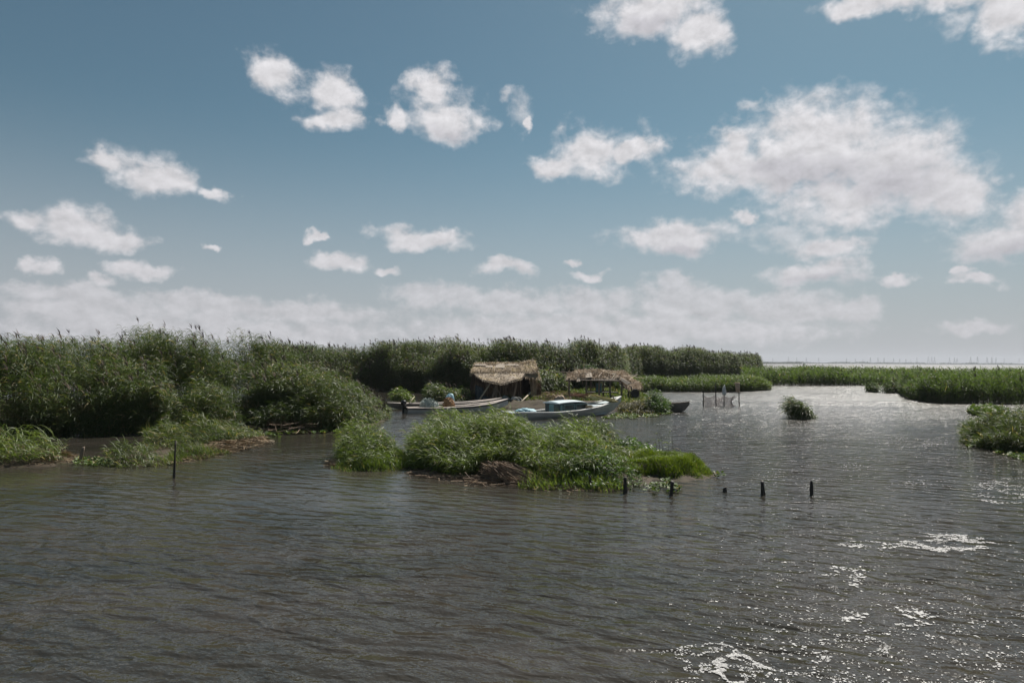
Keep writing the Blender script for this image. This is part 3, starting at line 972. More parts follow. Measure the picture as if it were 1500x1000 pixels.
bed('bush', 'upright green shrub between the cabin boat bow and the small brown boat', 'bush',
    [(950, 607, 578), (958, 607, 570), (966, 606, 572), (974, 606, 582), (982, 604, 594)], 1.6, 80, 951, edge0=0.6, edge_w=.8, per_m=16, leaf_len=0.3, leaf_w=0.028, stem_w=0.01, mat='bush', kind=None, top_back=.6, clump=0.2, clump_scale=.7, plume=0, hrand=.3, erect=.3)

# --- a few single stems
r_ = RS(17)
qx = np.array([963, 968, 971, 980, 986, 992, 997, 990.0])
gx, gy = Gnp(qx, np.full(8, 672.0) + r_.rand(8) * 8)
hh = top_height(qx, np.array([640, 629, 636, 648, 628, 655, 652, 660.0]), gy)
tag(np_mesh('sparse_reeds', reeds(gx, gy, hh, 18, leaf_len=0.22, leaf_w=0.018, per_m=6, t0=0.35, lean=0.08, stem_w=0.012, plume=0.0, zb=0.0), [M['reed_young'], M['stem'], M['plume']]),
    'few thin bare reed stems standing in water behind the bright grass', 'reeds')


# --- grasses
def grass(name, label, pix, n, h, seed, mat, w=0.014, arch=0.55, kind='stuff', cat='grass', hn=0.5, mound=0.0, windk=0.6, zb=None, edge=0.3):
    poly = [tuple(G(a, b)[:2]) for a, b in pix]
    P = np.array(poly)
    r = RS(seed)
    lo, hi = P.min(0), P.max(0)
    N = int(n * (hi[0] - lo[0]) * (hi[1] - lo[1]))
    x, y = lo[0] + r.rand(N) * (hi[0] - lo[0]), lo[1] + r.rand(N) * (hi[1] - lo[1])
    sd = poly_sd(x, y, poly) + (vnoise(x, y, 0.35, seed) - .5) * 0.3
    k = sd > 0
    x, y, sd = x[k], y[k], sd[k]
    m = vnoise(x, y, 0.45, seed + 3)
    ee = 0.45 + 0.55 * sstep(0, edge, sd)
    hgt = h * ee * (1 - hn + hn * 1.5 * m) * (0.7 + 0.5 * r.rand(len(x)))
    z = np.maximum(ground_z(x, y), -0.02) + mound * sstep(0, 0.5, sd) * (0.55 + 0.7 * m)
    o = np_mesh(name, blades(x, y, hgt, seed + 1, w, arch, windk, 0, z), [M[mat]])
    return tag(o, label, cat, None, kind)


HUM = [(878, 694), (905, 697), (950, 700), (1000, 703), (1030, 701), (1042, 694), (1036, 686), (1010, 681), (975, 676), (935, 670), (900, 672)]


def mound(name, pix, rise, seed, step=0.08, sl=0.5):
    bank(name, pix, rise, step, sl, seed)


mound('grass_hummock_ground', HUM, 0.2, 71)
grass('bright_grass', 'bright lime-green grass hummock at the right tip of the front island', HUM, 3200, 0.15, 1001, 'bright', 0.011, 0.7, hn=.6, mound=.14, edge=.15)
grass('islet_grass', 'green grass skirt round the foot of the small grassy islet',
      [(490, 685), (520, 690), (560, 691), (590, 688), (604, 680), (600, 670), (560, 668), (500, 672)], 1300, 0.26, 1011, 'reed_young', 0.012)
bed('bank_grass', 'soft green wispy grass and reeds on the mud spit before the left reed bed', 'grass',
    [(208, 668, 648), (228, 664, 630), (250, 662, 616), (275, 659, 608), (300, 657, 604), (330, 653, 604), (352, 649, 610), (372, 645, 624), (386, 641, 634)],
    (2.6, 1.6), 130, 1021, edge0=0.35, edge_w=1.8, clump=0.35, clump_scale=.7, hvar=0.4, per_m=16, leaf_len=0.36, leaf_w=0.015, plume=0.0, stem_w=.006, mat='grass', top_back=1.4, windk=1.2, lean=.25, erect=.15)
grass('bank_grass', 'short grass strip under the overhanging reeds behind the still pool',
      [(122, 640), (160, 638), (200, 637), (232, 640), (236, 630), (180, 628), (122, 631)], 420, 0.6, 1031, 'grass', 0.016, 0.8, hn=0.7, windk=1.2)
bed('grass_tuft', 'leaning long-bladed grass tuft on the islet at the left edge', 'grass',
    [(-100, 685, 626), (-40, 684, 628), (0, 683, 630), (30, 682, 624), (60, 681, 622), (78, 679, 630), (92, 676, 648)], (2.0, 1.2), 110, 1041, edge0=0.45, edge_w=1.0, clump=.45, clump_scale=.6, hvar=.35, hrand=.35, per_m=13,
    leaf_len=0.6, leaf_w=0.019, plume=0.0, stem_w=0.006, mat='reed_young', kind=None, top_back=1.0, windk=1.6, lean=.3, erect=.35)
bed('grass_tuft', 'dark green grass tuft at the waterline of the mud spit', 'grass',
    [(158, 682, 664), (172, 684, 655), (190, 685, 650), (210, 685, 652), (226, 682, 662), (236, 679, 670)], (1.5, 1.2), 120, 1051, edge0=0.5, edge_w=.8, clump=.4, clump_scale=.6, hvar=.35, hrand=.35, per_m=15,
    leaf_len=0.42, leaf_w=0.018, plume=0.0, stem_w=0.006, mat='reed', kind=None, top_back=.8, windk=1.4, lean=.3, erect=.3)
grass('grass_tuft', 'sparse dry-edged grass along the front foot of the mud spit',
      [(228, 684), (262, 680), (300, 671), (340, 664), (300, 662), (245, 668)], 520, 0.38, 1061, 'grass', 0.012, 0.8, kind=None)
grass('shore_grass', 'short green grass round the foot of the hut and sheds',
      [(668, 588), (720, 590), (800, 594), (870, 594), (945, 600), (950, 580), (900, 572), (660, 574)], 70, 0.35, 1071, 'grass', 0.03, 0.6)
grass('island_grass', 'fresh green blades at the waterline of the front island',
      [(760, 716), (800, 718), (850, 719), (905, 718), (912, 708), (840, 704), (765, 706)], 500, 0.4, 1081, 'reed_young', 0.018, 0.6)


def pads(name, label, pix, n, seed, size=0.09, lift=0.1, mat='pad', kind='stuff'):
    poly = [tuple(G(a, b)[:2]) for a, b in pix]
    P = np.array(poly)
    r = RS(seed)
    lo, hi = P.min(0), P.max(0)
    N = int(n * (hi[0] - lo[0]) * (hi[1] - lo[1]))
    x, y = lo[0] + r.rand(N) * (hi[0] - lo[0]), lo[1] + r.rand(N) * (hi[1] - lo[1])
    k = (poly_sd(x, y, poly) > 0) & (vnoise(x, y, 0.25, seed) > 0.38)
    return tag(np_mesh(name, round_leaves(x[k], y[k], seed + 1, size, lift), [M[mat]]), label, 'water plants', None, kind)


pads('water_hyacinth', 'leafy floating water plants round a stake off the front island', [(945, 712), (960, 708), (985, 709), (998, 714), (992, 722), (965, 724), (948, 719)], 110, 1101, 0.065, 0.12)
pads('water_hyacinth', 'pale floating leaves beside the stake near the left tuft', [(112, 672), (140, 671), (162, 674), (160, 682), (130, 683), (108, 680)], 90, 1111, 0.05, 0.04)
pads('water_hyacinth', 'floating leaf mat in front of the right edge reed clump', [(1415, 655), (1450, 662), (1500, 676), (1560, 690), (1560, 672), (1480, 660), (1430, 648)], 40, 1121, 0.07, 0.06)
pads('water_hyacinth', 'low floating plants behind the right edge reed clump', [(1418, 608), (1450, 611), (1475, 606), (1455, 600), (1425, 602)], 30, 1131, 0.2, 0.3)
pads('water_hyacinth', 'scattered floating leaves under the bow of the blue cabin boat', [(880, 614), (930, 614), (965, 610), (985, 606), (960, 603), (900, 607)], 26, 1141, 0.09, 0.05)
pads('water_hyacinth', 'pale leaf litter floating along the foot of the tall left reed bed', [(390, 640), (430, 638), (470, 635), (520, 632), (520, 627), (450, 631), (392, 634)], 14, 1151, 0.12, 0.04)
pads('water_hyacinth', 'tiny floating plant off the tip of the bright grass hummock', [(1047, 698), (1053, 701), (1059, 698), (1053, 694)], 90, 1161, 0.07, 0.12, kind=None)


# --- dead reeds
def scatter_straw(name, label, pix, n, seed, ln=0.5, w=0.018, mat='dry_brown', lift=0.08, kind='stuff', cat='dead reeds', dirv=(1, -0.15, 0), dj=0.5):
    poly = [tuple(G(a, b)[:2]) for a, b in pix]
    P = np.array(poly)
    r = RS(seed)
    lo, hi = P.min(0), P.max(0)
    N = int(n * (hi[0] - lo[0]) * (hi[1] - lo[1]))
    x, y = lo[0] + r.rand(N) * (hi[0] - lo[0]), lo[1] + r.rand(N) * (hi[1] - lo[1])
    sd = poly_sd(x, y, poly)
    k = sd > 0
    x, y, sd = x[k], y[k], sd[k]
    N = len(x)
    z = np.maximum(ground_z(x, y), 0.0) + 0.01 + r.rand(N) * lift * sstep(0, .4, sd)
    c = np.stack([x, y, z], -1)
    d = unit(np.array(dirv, float) + r.randn(N, 3) * np.array([dj, dj, 0.12]))
    l = ln * (0.4 + 0.9 * r.rand(N))[:, None]
    o = np_mesh(name, straws(c - d * l / 2, c + d * l / 2, w, seed + 1, jit=0.04), [M[mat]])
    return tag(o, label, cat, None, kind)


scatter_straw('reed_litter', 'brown reed litter along the waterline of the front island', [(602, 696), (640, 702), (700, 711), (770, 717), (850, 719), (920, 718), (915, 711), (830, 709), (700, 701), (640, 694), (610, 688)], 170, 1201, 0.45, 0.016)
scatter_straw('reed_litter', 'tan dead reeds lying on the tip of the mud spit', [(245, 683), (262, 679), (310, 669), (360, 659), (394, 648), (385, 640), (340, 650), (280, 662)], 170, 1211, 0.5, 0.018, 'straw')
scatter_straw('reed_litter', 'tan dead grass at the foot of the left edge tuft', [(40, 683), (75, 681), (106, 678), (108, 668), (92, 662), (60, 672)], 160, 1221, 0.4, 0.016, 'straw', 0.2)
scatter_straw('reed_litter', 'small tan heap of dead reeds left of the grassy islet', [(480, 680), (488, 684), (500, 684), (500, 674), (488, 672)], 300, 1231, 0.4, 0.016, 'straw', 0.15)
scatter_straw('reed_litter', 'dry broken stems at the foot of the tall left reed bed', [(385, 638), (430, 637), (470, 634), (470, 630), (420, 628), (385, 632)], 30, 1241, 0.8, 0.025, 'dry_brown', 0.5, dj=.9)
scatter_straw('straw_litter', 'trampled straw on the ground between the hut and the blue cabin boat', [(776, 592), (800, 594), (835, 595), (850, 590), (840, 583), (800, 582), (780, 584)], 70, 1251, 0.6, 0.03, 'straw', 0.25)
# the heap
r_ = RS(55)
N = 1700
a0 = np.array(G(708, 703)) + np.array([0, 0, 0.08])
a1 = np.array(G(806, 714)) + np.array([0, 0, 0.04])
u = r_.rand(N)
sp0 = a0 + np.stack([(r_.rand(N) - .3) * 0.6, (r_.rand(N)) * 0.8, r_.rand(N) * 0.30], -1)
sp1 = a1 + np.stack([-r_.rand(N) ** 2 * 0.9, (r_.rand(N)) * 0.35, r_.rand(N) * 0.1], -1)
st0 = sp0 + (sp1 - sp0) * (u * 0.4)[:, None]
st1 = sp0 + (sp1 - sp0) * np.clip(u * 0.4 + 0.35 + 0.4 * r_.rand(N), 0, 1)[:, None]
st0[:, 2] += 0.16 * np.sin(np.pi * (u * 0.4))
tag(np_mesh('reed_heap', straws(st0, st1, 0.012, 56, jit=0.05), [M['dry_brown']]), 'heap of dry brown reeds slumped at the waterline of the front island', 'dead reeds')
#@@THINGS
# ------------------------------------------------------------------ stakes
def stake(px, pyb, pyt, wpx, label, seed, lean=(0, 0), mat='wood_dark', bulge=0.0):
    b = G(px, pyb)
    k = b.y / 1000.0
    h = (pyb - pyt) * k
    w = wpx * k / 2
    r = random.Random(seed)
    mb = MB()
    n, rings = 9, 9
    ph = [r.random() * 6.28 for _ in range(4)]
    cols = []
    for i in range(rings):
        t = i / (rings - 1)
        z = -0.35 + t * (h + 0.35)
        ring = []
        for j in range(n):
            a = 2 * math.pi * j / n
            rr = w * (1 + 0.16 * math.sin(2 * a + ph[0] + t * 3) + 0.1 * math.sin(3 * a + ph[1]) + 0.12 * math.sin(9 * t + ph[2]) + bulge * math.sin(math.pi * t)) * (1.05 - 0.25 * t)
            zz = z + (0.25 * w * math.sin(a + ph[3]) * 2 if i == rings - 1 else 0)
            ring.append((lean[0] * max(z, 0) + math.cos(a) * rr, lean[1] * max(z, 0) + math.sin(a) * rr, zz))
        cols.append(ring)
    mb.loft(cols, close=True, caps=True)
    o = mb.build('wooden_stake', M[mat], smooth=True)
    o.location = (b.x, b.y, 0)
    return tag(o, label, 'stake', 'old wooden stakes standing in the water')


stake(255, 700, 646, 3.4, 'tall slim weathered stake in the water by the mud spit', 1, (0.02, 0))
stake(117, 676, 655, 5, 'short leaning pale-tipped stake between the left edge tuft and mud spit', 2, (0.22, 0), 'wood')
stake(865, 716, 697, 5, 'dark stake half hidden against the front corner of the reed island', 3, (-0.05, 0))
stake(916, 722, 699, 6, 'thick black stake at the waterline just right of the reed island', 4)
stake(983, 725, 705, 6, 'leaning dark stake standing among floating water plants', 5, (0.1, 0), bulge=.2)
stake(1062, 720, 713.5, 6, 'low round stump barely above the water off the bright grass', 6, bulge=.5)
stake(1118, 724, 705, 6, 'knobbly mossy stake in open water with a narrow broken top', 7, (-0.08, 0), bulge=.3)
stake(1189, 724, 705, 5, 'straight black stake in open water, farthest from the reed island', 8)


# ------------------------------------------------------------------ boats
def bez(a, b, t):
    return a + (b - a) * t


class Hull:
    def __init__(self, L, beam, b_st, sheer, keel, bowpow=2.2, chine=0.68):
        self.L, self.beam, self.bst, self.sheer, self.keel, self.bp, self.ch = L, beam, b_st, sheer, keel, bowpow, chine

    def hb(self, t):          # half beam along the length
        aft = self.bst + (1 - self.bst) * sstep(0, 0.35, np.array(t))
        fore = 1 - max(0.0, (t - 0.45) / 0.55) ** self.bp
        return float(self.beam / 2 * aft * fore) + 0.012

    def zs(self, t):
        return np.interp(t, *zip(*self.sheer))

    def zk(self, t):
        return np.interp(t, *zip(*self.keel))

    def pts(self, n=22):
        return [i / (n - 1) for i in range(n)]

    def shell(self, thick=0.04):
        mb = MB()
        rings = []
        for t in self.pts():
            x = t * self.L
            b, zs, zk = self.hb(t), self.zs(t), self.zk(t)
            c = self.ch * b
            zc = zk + 0.06 * (zs - zk)
            bi = max(b - thick, 0.004)
            ci = max(c - thick, 0.003)
            zi = zk + thick
            zm = (zs + zc) / 2
            bm = c + (b - c) * 0.62
            rings.append([(x, -b, zs), (x, -bm, zm), (x, -c, zc), (x, 0, zk), (x, c, zc), (x, bm, zm), (x, b, zs),
                          (x, bi, zs), (x, ci, zi + .02), (x, 0, zi), (x, -ci, zi + .02), (x, -bi, zs)])
        mb.loft(rings, close=True, caps=True)
        return mb

    def gunwale(self, w=0.10, h=0.05, out=0.03):
        mb = MB()
        for s in (-1, 1):
            rings = []
            for t in self.pts(26):
                x = t * self.L
                b, zs = self.hb(t), self.zs(t)
                o, i = s * (b + out), s * max(b - w, 0.0)
                rings.append([(x, o, zs + 0.003), (x, o, zs + h), (x, i, zs + h), (x, i, zs + 0.003)])
            mb.loft(rings, close=True, caps=True)
        return mb

    def deck(self, t0, t1, dz=-0.02, th=0.02, inset=0.05, n=10, camber=0.0):
        mb = MB()
        rings = []
        for i in range(n):
            t = t0 + (t1 - t0) * i / (n - 1)
            x = t * self.L
            b = max(self.hb(t) - inset, 0.004)
            z = self.zs(t) + dz
            rings.append([(x, -b, z - th), (x, -b, z), (x, 0, z + camber), (x, b, z), (x, b, z - th)])
        mb.loft(rings, close=True, caps=True)
        return mb


def place_line(o, p, q):
    """origin at p, local x towards q"""
    o.location = (p.x, p.y, 0)
    o.rotation_euler = (0, 0, math.atan2(q.y - p.y, q.x - p.x))


# boat A: long narrow white workboat with a motor
pA, qA = G(594, 605), G(744, 600)
LA = (qA - pA).length
bA = empty('fishing_boat')
place_line(bA, pA, qA)
tag(bA, 'long narrow white boat with black outboard motor moored before the hut', 'boat', 'boats moored by the hut')
hA = Hull(LA, 1.35, 0.62, [(0, .26), (.3, .24), (.6, .28), (.8, .38), (1, .6)], [(0, -.06), (.7, -.08), (.88, 0.02), (1, .3)], 2.4)
hA.shell().build('hull', M['boat_white'], bA, smooth=False)
hA.gunwale(0.27, 0.045, 0.035).build('gunwale', M['deck'], bA)
mb = MB()
for s in (-1, 1):
    rings = []
    for t in hA.pts(24):
        b, z = hA.hb(t), hA.zs(t)
        rings.append([(t * LA, s * (b + .028), z), (t * LA, s * (b + .028), z - .05), (t * LA, s * (b - .01), z - .05), (t * LA, s * (b - .01), z)])
    mb.loft(rings, close=True, caps=True)
mb.build('rubbing_strake', M['black'], bA)
hA.deck(.72, .985, -.0, .02, .1).build('foredeck', M['deck'], bA)
hA.deck(0.01, .13, -.0, .02, .1).build('stern_deck', M['deck'], bA)
mb = MB()
mb.box((LA * .42, 0, .0), (LA * .56, .8, .02))
mb.build('floor_boards', M['wood'], bA)
for t in (.22, .45, .62):
    mb = MB()
    mb.box((LA * t, 0, hA.zs(t) - .04), (.24, 2 * hA.hb(t) - .22, .03))
    mb.build('thwart', M['deck'], bA, bevel=.006)

# its outboard motor
om = empty('outboard_motor', (0, 0, 0))
tag(om, 'black outboard motor clamped to the stern of the narrow white boat', 'motor')
pm = pA + (qA - pA).normalized() * -0.06
place_line(om, pm, qA)
om.location.z = 0.30
mb = MB()
rings = []
for z, sx, sy in ((0.12, .09, .08), (.16, .15, .12), (.28, .16, .125), (.36, .13, .105), (.395, .06, .05)):
    rings.append([(math.cos(a) * sx - .05, math.sin(a) * sy, z) for a in [k * math.pi / 6 for k in range(12)]])
mb.loft(rings, close=True, caps=True)
mb.build('cowl', M['black'], om, smooth=True)
mb = MB()
mb.box((-.07, 0, -.15), (.10, .06, .56), taper=1.3)
mb.box((-.1, 0, -.43), (.26, .04, .03))
mb.tube([(-.16, 0, -.5), (.03, 0, -.5)], .035, 8)
mb.build('shaft', M['black'], om, bevel=.008)
mb = MB()
mb.box((.03, 0, .02), (.05, .2, .16))
mb.box((.12, 0, -.05), (.03, .16, .14))
mb.build('clamp', M['black'], om, bevel=.006)
mb = MB()
mb.tube([(.06, 0, .15), (.3, .02, .2), (.5, .03, .26)], [.02, .018, .024], 8)
mb.build('tiller', M['black'], om)

# boat D: wooden boat lying behind boat A
pD, qD = G(563, 599.5), G(735, 595)
LD = (qD - pD).length
bD = empty('fishing_boat')
place_line(bD, pD, qD)
tag(bD, 'flat pinkish-decked wooden boat behind the narrow white boat, pointed tail to the left', 'boat', 'boats moored by the hut')
hD = Hull(LD, 1.3, 0.08, [(0, .36), (.15, .3), (.4, .25), (.7, .28), (.9, .4), (1, .5)], [(0, .22), (.12, -.02), (.7, -.08), (.9, .02), (1, .3)], 2.2)
hD.shell().build('hull', M['boat_grey'], bD)
hD.gunwale(.24, .045, .03).build('gunwale', M['deck'], bD)
hD.deck(.01, .24, .0, .02, .1).build('stern_deck', M['deck'], bD)
hD.deck(.78, .985, .0, .02, .1).build('foredeck', M['deck'], bD)
mb = MB()
for k in range(5):
    mb.box((LD * .5, -.34 + k * .17, 0.03 + .002 * k), (LD * .5, .15, .02))
mb.build('floor_boards', M['wood'], bD)
for t in (.36, .58):
    mb = MB()
    mb.box((LD * t, 0, hD.zs(t) - .03), (.2, 2 * hD.hb(t) - .22, .03))
    mb.build('thwart', M['deck'], bD, bevel=.006)

# boat B: blue cabin boat
pB, qB = G(745, 614.5), G(903, 605)
LB = (qB - pB).length + .35
bB = empty('cabin_boat')
place_line(bB, pB, qB)
tag(bB, 'white and pale blue boat with a teal sided cabin and sharply raised bow', 'boat', 'boats moored by the hut')
hB = Hull(LB, 1.75, 0.7, [(0, .34), (.3, .27), (.5, .31), (.7, .44), (.87, .66), (1, .88)], [(0, -.06), (.6, -.08), (.8, -.02), (.9, .16), (1, .62)], 2.5, .6)
hB.shell(.05).build('hull', M['boat_white'], bB)
hB.gunwale(.16, .05, .04).build('gunwale', M['boat_white'], bB)
hB.deck(.80, .985, .0, .02, .12).build('foredeck', M['boat_blue'], bB)
hB.deck(.01, .22, .0, .02, .12).build('stern_deck', M['boat_blue'], bB)
mb = MB()
mb.box((LB * .5, 0, .06), (LB * .58, 1.1, .02))
mb.build('floor_boards', M['boat_blue'], bB)
for t in (.70, .745):
    pass
mb = MB()
mb.box((LB * .715, 0, .50), (.62, 1.0, .035), (0, R(-4), 0))
mb.build('thwart', M['boat_blue'], bB, bevel=.01)
# cabin
cx0, cx1, cw, cz0, cz1 = LB * .355, LB * .355 + 1.95, 1.1, .06, .68
cab = MB()
cab.box(((cx0 + cx1) / 2, 0, (cz0 + cz1) / 2), (cx1 - cx0, cw, cz1 - cz0))
cabin = cab.build('cabin', M['dark_panel'], bB, bevel=.02)
mb = MB()
rings = []
for i in range(9):
    u = i / 8
    x = cx0 - .08 + (cx1 - cx0 + .16) * u
    z = cz1 + .004 + .05 * math.sin(math.pi * u) - .10 * max(0, (u - .75) / .25) ** 2
    w = cw / 2 + .07
    rings.append([(x, -w, z), (x, -w, z + .045), (x, -w * .5, z + .085), (x, 0, z + .1), (x, w * .5, z + .085), (x, w, z + .045), (x, w, z)])
mb.loft(rings, close=True, caps=True)
mb.build('cabin_roof', M['boat_blue'], bB)
fx = -cw / 2 - .012
for y0_, y1_, mt in ((-cw / 2 + .06, -.16, 'dark_panel'), (-.14, .2, 'teal'), (.22, cw / 2 - .06, 'dark_panel')):
    mb = MB()
    mb.box((cx0 - .012, (y0_ + y1_) / 2, .41), (.02, y1_ - y0_, .46))
    mb.build('end_panel', M[mt], bB, bevel=.004)
for x0_, x1_, mt in ((cx0 + .06, cx0 + .2, 'teal'),):
    mb = MB()
    mb.box(((x0_ + x1_) / 2, fx, .43), (x1_ - x0_, .02, .4))
    mb.build('side_panel', M[mt], bB, bevel=.004)
for x0_, x1_ in ((cx0 + .28, cx0 + 1.02), (cx0 + 1.1, cx1 - .06)):
    mb = MB()
    for (c, s) in ((((x0_ + x1_) / 2, fx, .64), (x1_ - x0_, .03, .035)), (((x0_ + x1_) / 2, fx, .38), (x1_ - x0_, .03, .035)), ((x0_ + .0175, fx, .51), (.035, .028, .224)), ((x1_ - .0175, fx, .51), (.035, .028, .224))):
        mb.box(c, s)
    w = mb.build('window', M['teal'], bB)
    mb = MB()
    mb.box(((x0_ + x1_) / 2, fx + .008, .51), (x1_ - x0_ - .08, .012, .22))
    mb.build('pane', M['glass'], w)
mb = MB()
mb.box(((cx0 + .28 + cx1) / 2, fx, .27), (cx1 - cx0 - .36, .02, .17))
mb.build('side_panel', M['teal'], bB, bevel=.004)
mb = MB()
mb.tube([(LB * .93, .05, .80), (LB * .93, .05, .98)], .03, 8)
mb.tube([(LB * .93, -.05, .93), (LB * .93, .15, .93)], .02, 6)
mb.build('mooring_post', M['wood'], bB)

# things lying in the boats


def blob(name, c, size, seed, mat, rough=.14, flat=.0):
    r = RS(seed)
    mb = MB()
    n, m = 26, 15
    rings = []
    ph = r.rand(12) * 6.28
    for j in range(m + 1):
        th = math.pi * j / m
        ring = []
        for i in range(n):
            a = 2 * math.pi * i / n
            x, y, z = math.sin(th) * math.cos(a), math.sin(th) * math.sin(a), math.cos(th)
            k = 1 + rough * (math.sin(3 * x + 2 * y + ph[0]) + .7 * math.sin(5 * y - 3 * z + ph[1]) + .5 * math.sin(9 * x + 7 * z + ph[2]) + .35 * math.sin(14 * y + 11 * x + ph[3])
                             + .3 * math.sin(19 * z + 17 * x + ph[4])) / 2
            zz = z * k
            if zz < 0:
                zz *= .35
            ring.append((x * k * size[0], y * k * size[1], zz * size[2]))
        rings.append(ring)
    mb.loft(rings, close=True)
    o = mb.build(name, M[mat], smooth=True)
    o.location = c
    if mat.startswith('net'):
        # loose folds of netting over the heap
        v = np.array(mb.v)
        k = r.randint(0, len(v), 520)
        p = v[k] * 1.02
        nn = unit(p)
        t1 = unit(np.cross(nn, r.randn(len(k), 3)))
        l = (.08 + .16 * r.rand(len(k), 1)) * size[0] / .4
        f = np_mesh('net_fold', straws(p - t1 * l + nn * .0, p + t1 * l, .022, seed + 7, jit=.05), [M[mat + '_fold']], o)
    return o


def onboard(h, p, q, t, y, z):
    d = (q - p).normalized()
    nn = Vector((-d.y, d.x, 0))
    v = p + d * (h.L * t) + nn * y
    return (v.x, v.y, z)


o = blob('net_bundle', onboard(hA, pA, qA, .22, .05, .30), (.48, .40, .40), 3, 'net_white')
tag(o, 'pale grey-green heap of fishing net in the narrow white boat', 'net bundle', 'net bundles in the boats')
o = blob('net_bundle', onboard(hA, pA, qA, .415, .2, .30), (.33, .36, .40), 5, 'net_brown')
tag(o, 'rounded orange-brown net bundle in the boats before the hut', 'net bundle', 'net bundles in the boats')
o = blob('plastic_bundle', onboard(hD, pD, qD, .55, .3, 0.36), (.28, .3, .46), 9, 'blue_cloth', .16)
tag(o, 'light blue plastic bundle standing behind the orange-brown net bundle', 'bundle')
o = blob('plastic_sheet', onboard(hB, pB, qB, .13, .0, .37), (.55, .4, .12), 12, 'blue_cloth', .3)
tag(o, 'crumpled pale blue sheet on the stern deck of the cabin boat', 'sheet')


cr = MB()
for k in range(4):
    cr.box((0, -.16, .04 + k * .07), (.5, .02, .055))
    cr.box((0, .16, .04 + k * .07), (.5, .02, .055))
    cr.box((-.26, 0, .04 + k * .07), (.02, .30, .055))
    cr.box((.26, 0, .04 + k * .07), (.02, .30, .055))
cr.box((0, 0, .01), (.5, .3, .02))
for sx in (-1, 1):
    for sy in (-1, 1):
        cr.box((sx * .235, sy * .135, .14), (.03, .03, .27))
o = cr.build('wooden_crate', M['wood_pale'])
o.scale = (.6, .55, .5)
o.location = onboard(hB, pB, qB, .60, -.70, hB.zs(.6) + .052)
o.rotation_euler = (0, 0, R(30))
tag(o, 'small slatted wooden crate on the side deck beside the teal cabin', 'crate')


def pole(name, a, b, ra, rb, mat, label, cat='pole', group=None, bend=0.0):
    a, b = Vector(a), Vector(b)
    mb = MB()
    mid = (a + b) / 2 - a + Vector((0, 0, -bend))
    mb.tube([(0, 0, 0), mid, b - a], [ra, (ra + rb) / 2, rb], 8)
    o = mb.build(name, M[mat], smooth=True)
    o.location = a
    return tag(o, label, cat, group)


pole('pole', at(598, 592, 37.6), at(607, 581, 38.2), .022, .018, 'wood_pale', 'short pale pole leaning up beside the black outboard motor')

# boat C
pC, qC = G(928, 600), G(1001, 603)
LC = (qC - pC).length
bC = empty('fishing_boat')
place_line(bC, pC, qC)
tag(bC, 'small bare brown boat poking its bow out past the green bush', 'boat', 'boats moored by the hut')
hC = Hull(LC + .35, 1.25, .7, [(0, .4), (.5, .4), (.8, .46), (1, .56)], [(0, -.05), (.75, -.06), (.9, .03), (1, .4)], 2.6, .6)
hC.shell().build('hull', M['boat_grey'], bC)
hC.gunwale(.14, .04, .03).build('gunwale', M['wood'], bC)
hC.deck(.8, .985, 0, .02, .1).build('foredeck', M['deck'], bC)
mb = MB()
mb.box((hC.L * .55, 0, hC.zs(.55) - .03), (.22, 2 * hC.hb(.55) - .26, .03))
mb.build('thwart', M['wood'], bC, bevel=.006)


# ------------------------------------------------------------------ thatch
def thatch_patch(c00, c10, c11, c01, n, seed, ln=.7, w=.022, lift=.05, over=.18, jit=.2):
    """straws on the quad c00-c10 (top edge) to c01-c11 (bottom edge); run from top to bottom"""
    r = RS(seed)
    c00, c10, c11, c01 = [np.array(c, float) for c in (c00, c10, c11, c01)]
    u, v = r.rand(n, 1), r.rand(n, 1) * (1 + over * .6) - .04

    def P(u, v):
        return (c00 * (1 - u) + c10 * u) * (1 - v) + (c01 * (1 - u) + c11 * u) * v
    p = P(u, v)
    d = unit((c01 - c00) * (1 - u) + (c11 - c10) * u)
    side = unit(c10 - c00)
    d = unit(d + side * (r.randn(n, 1) * jit) + np.array([0, 0, 1]) * r.randn(n, 1) * .06)
    l = ln * (.4 + .8 * r.rand(n, 1))
    nrm = np.cross(c10 - c00, c01 - c00)
    nrm = nrm / np.linalg.norm(nrm)
    if nrm[2] < 0:
        nrm = -nrm
    k = nrm * (.01 + lift * r.rand(n, 1))
    k = k * (.35 + 1.1 * vnoise(p[:, 0] * 1.0, p[:, 1] + p[:, 2], .5, seed)[:, None])
    return straws(p - d * l / 2 + k, p + d * l / 2 + k * .8, w, seed + 1, sag=.06, jit=.02)


def slab(mb, c00, c10, c11, c01, th):
    a = [Vector(c) for c in (c00, c10, c11, c01)]
    n = (a[1] - a[0]).cross(a[3] - a[0]).normalized()
    if n.z < 0:
        n = -n
    b = [p - n * th for p in a]
    mb.add(a + b, [(0, 1, 2, 3), (7, 6, 5, 4), (0, 4, 5, 1), (1, 5, 6, 2), (2, 6, 7, 3), (3, 7, 4, 0)])


def combine(parts):
    return parts


# hut: origin at the middle of the front wall foot
HY = 46.0
hb0 = at(738, 587, HY)
hut = empty('thatched_hut', (hb0.x, HY, .1))
tag(hut, 'thatched reed hut with a sagging front awning and a black doorway', 'hut')
S = HY / 1000.0


def hl(px, py, dy=0.0):
    """hut-local point seen at the pixel, dy behind the front wall"""
    p = at(px, py, HY + dy)
    return Vector((p.x - hb0.x, dy, p.z - .1))


